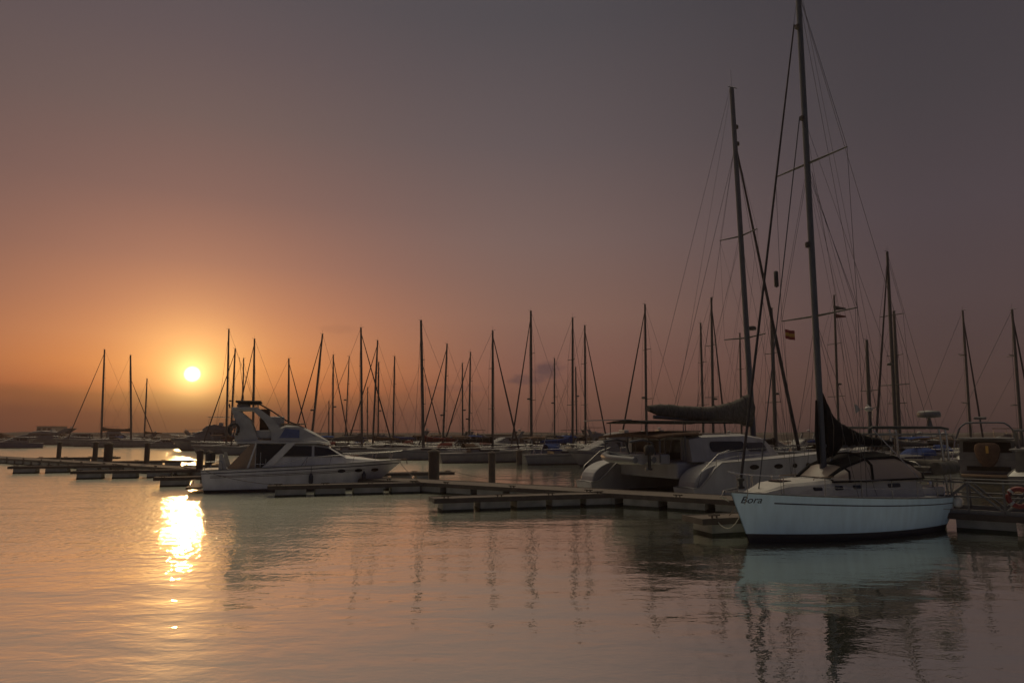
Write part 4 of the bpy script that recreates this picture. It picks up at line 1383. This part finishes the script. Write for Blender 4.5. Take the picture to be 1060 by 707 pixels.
# between sun and the motor yacht
sb('m1', 'sailboat with the tall mast just right of the sun', 234.5, 237, 341, 112, -1, 12, gpx=222, genoa=None, mastr=.14)
sb('m2', 'sailboat with a mast leaning right and a thick stay slanting left below the sun', 239, 243.5, 361, 118, -1, 11, gpx=211, radar=.45, mastr=.14)
sb('m3', 'sailboat with a short mast behind the arch of the motor yacht', 250.5, 252.3, 371, 128, 1, 10, genoa=None, mastr=.12, spr=1)
sb('m4', 'sailboat with a tall mast right behind the dark canopy of the motor yacht', 262, 263.5, 351, 106, -1, 11, gpx=240, mastr=.14)
sb('m5', 'sailboat whose mast rises from the motor yacht flybridge with stay slanting right', 299, 299, 371.5, 104, 1, 10.5, gpx=322, mastr=.13)
sb('m6', 'sailboat with the most strongly raked mast, behind the motor yacht windscreen', 322, 334, 345.5, 98, -1, 11, gpx=302, radar=.32, mastr=.13)
sb('m7', 'sailboat with a slim mast and radar just right of the strongly raked mast', 344.5, 345, 367.5, 108, 1, 10, gpx=362, radar=.42, mastr=.12)
sb('m8', 'sailboat with a short bare mast left of the slim radar mast', 340.5, 340.5, 415, 140, 1, 9, genoa=None, cover=None, mastr=.1, spr=1)
sb('m9', 'sailboat with a thin two part mast topped by an aerial', 357.5, 361.5, 369, 120, -1, 10, gpx=327, genoa=None, radar=.5, mastr=.09)
sb('m10', 'grey hulled sailboat with a grey sail cover, behind the motor yacht bow', 375, 373.5, 339.5, 92, 1, 11, gpx=407, hull='grey_hull', cover='grey_canvas', mastr=.14, cover_h=.62)
sb('m11', 'sailboat with a mast leaning right, stay crossing to the left behind the grey cover', 386, 391, 352.5, 100, -1, 11, gpx=360, mastr=.13, cover='brown_canvas')
sb('m12', 'sailboat with the shorter mast of the close pair at the motor yacht bow', 391.5, 392, 375, 124, 1, 10, genoa=None, mastr=.13, radar=.4)
sb('m13', 'sailboat with a very short mast beside the grey sail cover', 380.5, 380.5, 401, 136, 1, 9, genoa=None, mastr=.1, spr=1, cover=None)
sb('m14', 'sailboat with a plain mid height mast left of the maroon covered boom', 407, 408.5, 369, 110, -1, 10, gpx=397, genoa=None, mastr=.12)
# middle
sb('c1', 'teal hulled sailboat with a tall mast and maroon sail cover', 438.5, 435.5, 332, 88, -1, 11.5, gpx=462, hull='grey_hull', cover='red_canvas', mastr=.17, sprayhood='red_canvas', genoa=None, cover_h=.42)
sb('c1b', 'sailboat with a mast crossed by two thick stays, behind the thick pile', 437, 437, 372, 122, 1, 10, gpx=458, mastr=.13)
sb('c2', 'sailboat with a raked mast right of the thick pile', 458.5, 463, 356, 102, -1, 11, gpx=434, radar=.3, mastr=.13)
sb('c3', 'sailboat with the shorter slim mast of the pair above the long white hull', 479, 478.5, 376, 116, 1, 10, genoa=None, radar=.42, mastr=.12, spr=1)
sb('c4', 'sailboat with a slightly raked mast and radar above the long white hull', 485.5, 487, 364.5, 108, -1, 11, gpx=460, radar=.28, mastr=.12, cover='black_canvas')
sb('c5', 'long white hulled sailboat behind the slim pile, dark sail cover', 510, 510, 342.5, 81, 1, 11.5, gpx=537, cover='black_canvas', mastr=.13, sprayhood='brown_canvas', fb=1.2)
sb('c6', 'sailboat with the tallest mast of the middle, beside the small cloud', 550, 549.5, 322, 93, -1, 12, gpx=529, mastr=.17, cover='blue_canvas', radar=.35)
sb('c7', 'sailboat with the mast seen in front of the small cloud', 574, 574, 371, 114, -1, 10.5, genoa=None, radar=.48, mastr=.12, spr=1, cover='brown_canvas')
sb('c8', 'white sailboat with a blue cockpit canvas and blue covered boom', 592.5, 593, 329, 77, 1, 10.5, gpx=613, genoa=None, cover='blue_canvas', mastr=.12, sprayhood='blue_canvas', stack=True, gfrac=.95)
sb('c9', 'sailboat with the short mast squeezed between two tall masts, radar halfway', 597, 596, 380, 118, 1, 10, genoa=None, radar=.62, mastr=.12, spr=1)
sb('c10', 'sailboat with a tall mast and stay slanting right above the white motor cruiser', 606, 605.5, 337, 98, 1, 11, gpx=629, mastr=.15)
sb('c11', 'sailboat with a tall mast and long stay slanting left, left of the big sail cover', 669, 668, 315, 84, -1, 11.5, gpx=641, mastr=.14, radar=.35)
# behind catamaran and the blue yacht
sb('r1', 'sailboat with the left, shorter mast behind the grey sail cover', 728, 725.5, 334.5, 86, -1, 11, gpx=722, radar=.25, mastr=.14, genoa=None)
sb('r2', 'sailboat with the taller radar mast behind the grey sail cover', 738, 737.2, 308, 80, 1, 12, gpx=752, radar=.33, mastr=.14)
sb('r3', 'sailboat with a short mast just left of the catamaran mast', 767.5, 766.5, 345, 96, -1, 11, gpx=752, genoa=None, mastr=.13)
sb('r4', 'sailboat with a thick double mast seen through the catamaran headsail', 802.5, 799, 319, 72, 1, 11, gpx=815, genoa=None, mastr=.17, radar=.4)
sb('r5', 'sailboat with two small pennants below its masthead', 868, 864.8, 305.5, 78, 1, 12, gpx=888, mastr=.12, genoa=None, radar=.42)
sb('r6', 'sailboat with a wind generator beside a short thick mast', 900.5, 898.3, 352, 66, -1, 10.5, gpx=884, genoa=None, mastr=.15, cover='black_canvas', spr=1)
sb('r7', 'sailboat with the tallest mast right of the pale blue yacht', 927, 922, 260, 56, -1, 12, gpx=904, mastr=.13, radar=.44, turn=8)
sb('r8', 'sailboat with a shorter mast hugging the tallest mast at the right', 931, 926.6, 322, 68, 1, 11, gpx=940, genoa=None, mastr=.15, cover='black_canvas')
sb('r9', 'sailboat with a mast and dark furled sail behind the arched motorboat', 1004.5, 996.7, 322, 58, 1, 11, gpx=1015, mastr=.11, turn=-55, cover='grey_canvas', genoa='sail_dark')
sb('r10', 'sailboat with the mast nearest the right picture edge', 1057, 1047.5, 321, 56, 1, 11, gpx=1067, mastr=.11, turn=-50, cover='grey_canvas', genoa='sail_dark')

# flags, wind generator
_, fr, md, _h = SB['r5']
for z, m, lab in ((.815, 'rubber', 'upper small dark pennant on the mast right of the pale blue yacht'), (.76, 'red_canvas', 'lower small dark pennant on the mast right of the pale blue yacht')):
    top = md(20).z
    zz = CAM_H + (md(0).z * 0) + (21.2 - CAM_H) * z
    p = md(zz)
    w = fr.world(p.x + .15, 0, zz)
    t = thing('pennant', lab, 'flag', w, 0, 'pennants on one mast')
    strip = [[(x, .06 * math.sin(3 * x), .42 - .22 * x), (x, .06 * math.sin(3 * x + .5), -.35 + .08 * x + .25)] for x in (0, .4, .8, 1.2)]
    MB().loft(strip, False, False).build('cloth', m, t)
    MB().tube([(0, 0, .5), (0, 0, -.4)], .01, 4).build('hoist', 'rope', t)
p = at_depth(899, 424, 60)
t = thing('wind_generator', 'pale wind generator with a tail vane right of the pennant mast', 'wind turbine', (p.x, p.y, 1.0), R(200))
MB().tube([(0, 0, 0), (0, 0, p.z - 1.0)], .05, 8).build('pole', 'alu', t)
zc = p.z - .95
MB().lathe([(.05, -.45), (.2, -.3), (.22, .2), (.08, .4)], (0, 0, zc), 12, axis='x').build('nacelle', 'offwhite', t)
MB().tube([(.35, 0, zc), (1.1, 0, zc)], .03, 6).build('tail_boom', 'offwhite', t)
MB().slab([(.95, 0, zc - .1), (1.5, 0, zc - .4), (1.6, 0, zc + .45), (1.25, 0, zc + .3)], (0, 1, 0), .03).build('tail_vane', 'offwhite', t)
for a in (20, 140, 260):
    MB().slab([(-.5, .05 * math.cos(R(a)), zc + .05 * math.sin(R(a))), (-.5, .75 * math.cos(R(a)), zc + .75 * math.sin(R(a))), (-.46, .75 * math.cos(R(a + 7)), zc + .75 * math.sin(R(a + 7))),
                (-.46, .1 * math.cos(R(a + 40)), zc + .1 * math.sin(R(a + 40)))], (1, 0, 0), .015).build('blade', 'offwhite', t)


# ------------------------------------------------------------------ other motor boats
def motorboat(label, px, Y, L, bow=1, fly=True, arch=True, turn=0.0, group='motor boats moored beyond the walkway', hull='dull_white', top_m='dull_white', bim=None, mast=False, hs=1.0):
    rz = math.atan2(.31, .95) + (0 if bow > 0 else PI) + R(turn)
    for _ in range(60):
        c = at_depth(px, 447, Y)
        o = (c.x, c.y, 0)
        if berth_free(o, rz, L * 1.1, .34 * L):
            break
        Y += .8
    take(o, rz, L * 1.08, .33 * L)
    t = thing('motor_cruiser', label, 'motor boat', o, rz, group)
    B = .32 * L
    s = L / 11 * hs
    h = Hull(-L / 2, L / 2, -L / 2 + .1, L / 2 - 1.5 * L / 11, B, 1.25 * s, 1.75 * s, tb=.9, smax=.42, pw=2.4, flare=.5)
    h.build(t, [hull, 'antifoul', 'navy'], boot=.1, stripe=(.80, .87), n=18, rail=.03)
    MB().box((-L / 2 - .3 * s, 0, .35 * s), (.7 * s, B * .8, .1)).build('swim_platform', 'teak', t)
    d = 1.4 * s
    cab = House([(-.20 * L, d, d + 1.35 * s, .43 * B, .40 * B), (.10 * L, d, d + 1.35 * s, .42 * B, .36 * B), (.18 * L, d, d + 1.1 * s, .40 * B, .33 * B), (.30 * L, d, d + .45 * s, .33 * B, .24 * B), (.42 * L, d + .1, d + .25 * s, .16 * B, .1 * B)])
    cb = cab.build('cabin', top_m, t)
    for sg in (-1, 1):
        cab.window([(-.17 * L, d + .6 * s), (-.02 * L, d + .6 * s), (-.02 * L, d + 1.1 * s), (-.15 * L, d + 1.1 * s)], cb, sg)
        cab.window([(.0 * L, d + .6 * s), (.2 * L, d + .55 * s), (.14 * L, d + 1.05 * s), (.0 * L, d + 1.1 * s)], cb, sg)
    MB().slab([(-.205 * L, -.25 * B, d + .1), (-.205 * L, .25 * B, d + .1), (-.205 * L, .25 * B, d + 1.2 * s), (-.205 * L, -.25 * B, d + 1.2 * s)], (-1, 0, 0), .02).build('door', 'glass', cb)
    z = d + 1.38 * s
    MB().box((-.14 * L, 0, z), (.50 * L, .86 * B, .10)).build('roof_overhang', top_m, t, bevel=.04)
    if fly:
        co = House([(-.22 * L, z, z + .35 * s, .36 * B, .34 * B), (-.02 * L, z, z + .75 * s, .36 * B, .32 * B), (.06 * L, z, z + .6 * s, .33 * B, .28 * B), (.12 * L, z, z + .1 * s, .28 * B, .24 * B)])
        co.build('flybridge', top_m, t)
        MB().box((-.10 * L, 0, z + .75 * s), (.5 * s, .4 * B, .5 * s)).build('helm_seat', 'offwhite', t, bevel=.06)
        if bim:
            MB().box((-.10 * L, 0, z + 1.75 * s), (.32 * L, .72 * B, .07)).build('bimini', bim, t, bevel=.02)
            for sg in (-1, 1):
                for x in (-.24, .04):
                    MB().tube([(x * L, sg * .33 * B, z + .2), (x * L, sg * .33 * B, z + 1.75 * s)], .03, 5).build('bimini_post', 'steel', t)
    za = z + (.15 if fly else 0)
    if arch:
        for sg in (-1, 1):
            MB().slab([(x * L, sg * .37 * B, zz) for x, zz in ((-.24, za - .1), (-.15, za - .1), (-.25, za + 1.15 * s), (-.31, za + 1.15 * s))], (0, -sg, 0), .12).build('arch_leg', top_m, t)
        MB().box((-.28 * L, 0, za + 1.15 * s), (.08 * L, .74 * B, .14)).build('arch_beam', top_m, t, bevel=.03)
        MB().lathe([(.1, 0), (.3, .05), (.3, .2), (.1, .28)], (-.28 * L, 0, za + 1.35 * s), 12).build('radar_dome', 'offwhite', t)
        MB().tube([(-.28 * L, .5, za + 1.2 * s), (-.30 * L, .5, za + 2.2 * s)], .02, 5).build('antenna', 'wire', t)
    if mast:
        MB().tube([(-.1 * L, 0, z), (-.1 * L, 0, z + mast)], .07, 6).build('signal_mast', 'darkmast', t)
    up = Vector((0, 0, .55))
    for sg in (-1, 1):
        pts = [h.edge(q * L, .08, 0, sg) for q in (-.0, .15, .3, .42)]
        MB().tube([pts[0]] + [p + up for p in pts] + [Vector((L / 2, 0, h.zb + .6))], .018, 4).build('bow_rail', 'steel', t)
        for p in pts[1:]:
            MB().tube([p, p + up], .016, 4).build('stanchion', 'steel', t)
    return t, Frame(o, rz), h


motorboat('white flybridge cruiser between the blue canvas yacht and the catamaran', 636, 72, 10.8, -1, arch=False, hs=1.0)
motorboat('motor yacht with a radar arch directly below the sun', 220, 128, 14.5, -1, bim='offwhite', hs=1.05)
motorboat('long low motor yacht left of the tall left mast', 44, 188, 24, -1, fly=True, hs=.5, bim=None)
motorboat('motor yacht cut by the left picture edge with a dark wheelhouse', -2, 176, 17, 1, top_m='brown_canvas', mast=4.5, hs=.62)
motorboat('low motorboat just right of the tall left mast', 84, 172, 12, -1, fly=False, arch=False)
motorboat('small dark motorboat right of the short slim mast', 172, 150, 8, -1, fly=False, hull='grey_hull', hs=.9)
motorboat('motor cruiser half hidden behind the gantry of the pale blue yacht', 962, 47, 10.5, 1, fly=True, arch=False, hull='dull_white', top_m='dull_white', turn=40, hs=.85)
motorboat('motor cruiser behind the pale blue yacht sprayhood', 905, 60, 10, -1, fly=False, arch=False, hull='dull_white', top_m='dull_white', hs=.8)
motorboat('low motorboat with a dark canopy between the maroon cover and the long white hull', 415, 104, 9, 1, fly=False, arch=False, hull='offwhite')
motorboat('motor cruiser at the right edge behind the gangway', 1082, 40, 10, 1, fly=False, arch=True, turn=30, hull='dull_white', top_m='dull_white')


def arched_motorboat():
    c = at_depth(1020, 447, 50)
    rz = math.atan2(c.y, c.x)
    t = thing('motor_cruiser', 'motorboat seen from astern with a tubular arch and a brown covered dinghy', 'motor boat', (c.x, c.y, 0), rz)
    h = Hull(-.5, 9, -.4, 8.2, 3.9, 1.5, 1.8, tb=.94, smax=.4, flare=.4)
    h.build(t, ['dull_white', 'antifoul', 'navy'], boot=.1, stripe=(.7, .78), n=18)
    MB().box((-1.0, 0, .42), (1.1, 3.3, .12)).build('swim_platform', 'teak', t)
    MB().slab([(-.52, -1.3, .75), (-.52, 1.3, .75), (-.52, 1.3, 1.05), (-.52, -1.3, 1.05)], (-1, 0, 0), .02).build('transom_panel', 'glass', t)
    cab = House([(1.8, 1.4, 2.9, 1.8, 1.65), (4.4, 1.5, 2.95, 1.8, 1.55), (6.0, 1.6, 2.2, 1.5, 1.1), (7.5, 1.7, 1.95, .9, .6)])
    cb = cab.build('cabin', 'dull_white', t)
    MB().slab([(1.78, -1.5, 2.0), (1.78, 1.5, 2.0), (1.78, 1.45, 2.75), (1.78, -1.45, 2.75)], (-1, 0, 0), .02).build('window', 'glass', cb)
    for sg in (-1, 1):
        cab.window([(2.2, 2.1), (4.4, 2.1), (4.2, 2.65), (2.2, 2.7)], cb, sg)
    MB().box((1.6, 0, 3.02), (3.4, 3.5, .12)).build('roof_overhang', 'dull_white', t, bevel=.05)
    MB().slab([(-.3, sg * 1.7, 1.5) for sg in (-1, 1)] + [(-.3, sg * 1.7, 2.0) for sg in (1, -1)], (-1, 0, 0), .08).build('stern_bulwark', 'dull_white', t)
    for x in (.3, .75):
        pts = [(x, 1.85, 3.0)] + [(x - .1, 1.65 * math.cos(a), 3.45 + .72 * min(1, math.sin(a) * 1.35)) for a in [PI * i / 12 for i in range(1, 12)]] + [(x, -1.85, 3.0)]
        MB().tube(pts, .06, 8).build('arch_tube', 'alu', t)
    MB().box((.5, .25, 4.5), (.4, .8, .2)).build('radar', 'dull_white', t, bevel=.06)
    MB().tube([(.5, .25, 4.15), (.5, .25, 4.45)], .07, 8).build('radar_post', 'alu', t)
    return t, Frame((c.x, c.y, 0), rz)


am, amf = arched_motorboat()
t = thing('covered_dinghy', 'brown covered dinghy standing on end at the stern of the arched motorboat', 'dinghy', amf.world(-.85, 0, 1.9), amf.rz)
rings = [[(.25 * k * math.cos(a), .98 * k * math.cos(a) if False else w * math.cos(a), z) if False else (-.3 * k * abs(math.sin(a)) + .05, w * math.cos(a), z + .02 * math.sin(3 * a)) for a in [PI * i / 8 for i in range(9)]] for z, w, k in ((-.85, .30, .6), (-.5, .55, .8), (-.1, .70, 1.0), (.35, .78, 1.1), (.68, .70, 1.0), (.8, .5, .6))]
MB().loft(rings, True, True).build('cover', 'brown_canvas', t)
MB().box((-.3, .0, .35), (.06, .16, .5)).build('strap', 'yellow', t)

# ------------------------------------------------------------------ gangway rail and lifebuoy at the right
a = w0 + STEP * .17 + WN * .12
b = w0 - STEP * .62 + WN * .12
d = b - a
L_ = d.length
t = thing('gangway_railing', 'grey metal truss railing along the walkway at the right', 'railing', (a.x, a.y, .58), math.atan2(d.y, d.x))
nb = 9
for k in (0, 2.0):
    for z in (1.12, .62):
        MB().tube([(0, k, z), (L_, k, z)], .032, 6).build('rail_bar', 'galv', t)
    MB().box((L_ / 2, k, .08), (L_, .06, .16)).build('toe_board', 'galv', t)
    for i in range(nb + 1):
        MB().box((L_ * i / nb, k, .58), (.06, .06, 1.1)).build('post', 'galv', t)
    for i in range(nb):
        x0, x1 = L_ * i / nb, L_ * (i + 1) / nb
        s_ = (x0, x1) if i % 2 else (x1, x0)
        MB().tube([(s_[0], k + .02, .1), (s_[1], k + .02, 1.08)], .045, 6).build('diagonal', 'galv', t)
p = a + d * .60 + Vector((0, 0, 1.25)) + WN * -.1
t = thing('lifebuoy', 'red ring lifebuoy hanging on the gangway railing', 'lifebuoy', p, math.atan2(d.y, d.x))
MB().tube([(.30 * math.cos(x), 0, .30 * math.sin(x)) for x in [2 * PI * i / 24 for i in range(25)]], .085, 8).build('ring', 'red', t)
for k in range(4):
    x = PI / 4 + PI / 2 * k
    MB().tube([(.30 * math.cos(x + q), 0, .30 * math.sin(x + q)) for q in (-.14, 0, .14)], .092, 8).build('white_band', 'dinghy', t)

# ------------------------------------------------------------------ far shore
def breakwater():
    mb = MB()
    rnd = random.Random(3)
    rings = []
    for i in range(40):
        x = -315 + i * 16
        y = 335 - .06 * (x + 315)
        hh = 2.6 + rnd.random() * .9
        rings.append([(x, y - 7, -1), (x, y - 3 + rnd.random(), hh * .7), (x, y, hh), (x, y + 8, hh), (x, y + 12, -1)])
    mb.loft(rings, False, False, smooth=False)
    o = mb.build('breakwater', 'stone')
    tag(o, 'low dark stone breakwater closing the harbour behind all the boats', 'breakwater')


breakwater()


# back rows: smaller boats filling the berths under the masts
back = [
    (-1, 150, 9, 20, 'in the gap between the left edge yacht and the long low motor yacht'), (1, 205, 12, 120, 'between the two leftmost tall masts'),
    (-1, 196, 10, 150, 'under the short slim mast left of the sun'), (1, 190, 11, 205, 'straight under the sun'),
    (-1, 150, 9.5, 268, 'behind the dark canopy of the motor yacht'), (1, 142, 10, 288, 'behind the flybridge seat of the motor yacht'),
    (-1, 150, 9, 312, 'behind the flybridge screen of the motor yacht'), (1, 128, 9, 338, 'under the slim radar mast past the motor yacht'),
    (-1, 134, 10, 366, 'past the grey sail cover at the motor yacht bow'), (1, 140, 9, 398, 'under the close mast pair at the motor yacht bow'),
    (-1, 132, 9.5, 428, 'behind the maroon covered boom'), (1, 142, 10, 452, 'just right of the maroon covered boom'),
    (-1, 128, 9, 474, 'behind the stern of the long white hull'), (1, 136, 9.5, 499, 'in front of the flat roofed building, left half'),
    (-1, 130, 10, 525, 'in front of the flat roofed building, right half'), (1, 126, 9, 562, 'left of the blue cockpit canvas'),
    (-1, 134, 9.5, 585, 'right of the blue cockpit canvas'), (1, 122, 10, 620, 'behind the white flybridge cruiser'),
    (-1, 116, 9, 655, 'below the long stay left of the grey sail cover'), (1, 112, 10, 700, 'below the boom end of the grey sail cover'),
    (-1, 108, 9.5, 745, 'behind the catamaran cabin roof'), (1, 102, 10, 790, 'between the catamaran mast and its dark headsail'),
    (-1, 98, 9, 830, 'left of the black sail cover'), (1, 92, 9.5, 872, 'below the black sail cover'),
    (-1, 84, 9, 935, 'below the tallest mast at the right'), (1, 80, 9.5, 985, 'between the radar dome and the tubular arch'), (-1, 78, 9, 1040, 'behind the right side of the tubular arch')]
for bow, Y, L_b, px, where in back:
    rb = random.Random(px)
    hm = rb.choice(['dull_white', 'grey_hull', 'navy_hull'])
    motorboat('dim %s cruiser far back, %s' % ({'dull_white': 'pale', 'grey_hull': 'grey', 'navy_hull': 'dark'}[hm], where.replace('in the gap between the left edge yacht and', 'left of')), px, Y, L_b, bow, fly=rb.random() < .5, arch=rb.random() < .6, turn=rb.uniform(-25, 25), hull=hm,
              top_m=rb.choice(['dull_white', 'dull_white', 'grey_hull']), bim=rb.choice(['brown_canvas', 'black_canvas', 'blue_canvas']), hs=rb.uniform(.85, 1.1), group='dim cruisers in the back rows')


def shed(px0, px1, py, Y, label, depth=9, lower=None):
    a, b = at_depth(px0, py, Y), at_depth(px1, py, Y)
    t = thing('harbour_building', label, 'building', ((a.x + b.x) / 2, Y, 0), 0)
    w = b.x - a.x
    MB().box((0, depth / 2, a.z / 2 - .5), (w, depth, a.z + 1)).build('wall', 'shed', t)
    MB().box((0, depth / 2, a.z + .09), (w + .6, depth + .6, .18)).build('roof', 'fascia', t)
    n = max(3, int(w / 3))
    for i in range(n):
        MB().box((-w / 2 + w * (i + .5) / n, -.03, a.z - 1.1), (w / n * .6, .06, .9)).build('window', 'glass', t)


shed(486, 549, 450.5, 150, 'low flat roofed harbour building behind the middle masts')
shed(38, 54, 441.5, 300, 'small pale block on the breakwater at the far left', 10)
shed(690, 725, 446, 260, 'low harbour shed behind the grey sail cover', 10)

def make_haze():
    me = bpy.data.meshes.new('haze')
    mb = MB().box((0, 170, 14.3), (720, 430, 30.6))
    o = mb.build('haze', [])
    tag(o, kind='stuff')
    m = bpy.data.materials.new('warm_haze')
    m.use_nodes = True
    nt = m.node_tree
    nt.nodes.clear()
    out = nt.nodes.new('ShaderNodeOutputMaterial')
    v = nt.nodes.new('ShaderNodeVolumePrincipled')
    v.inputs['Density'].default_value = .0005
    v.inputs['Color'].default_value = (.72, .52, .44, 1)
    v.inputs['Anisotropy'].default_value = .45
    nt.links.new(v.outputs[0], out.inputs['Volume'])
    o.data.materials.append(m)
make_haze()
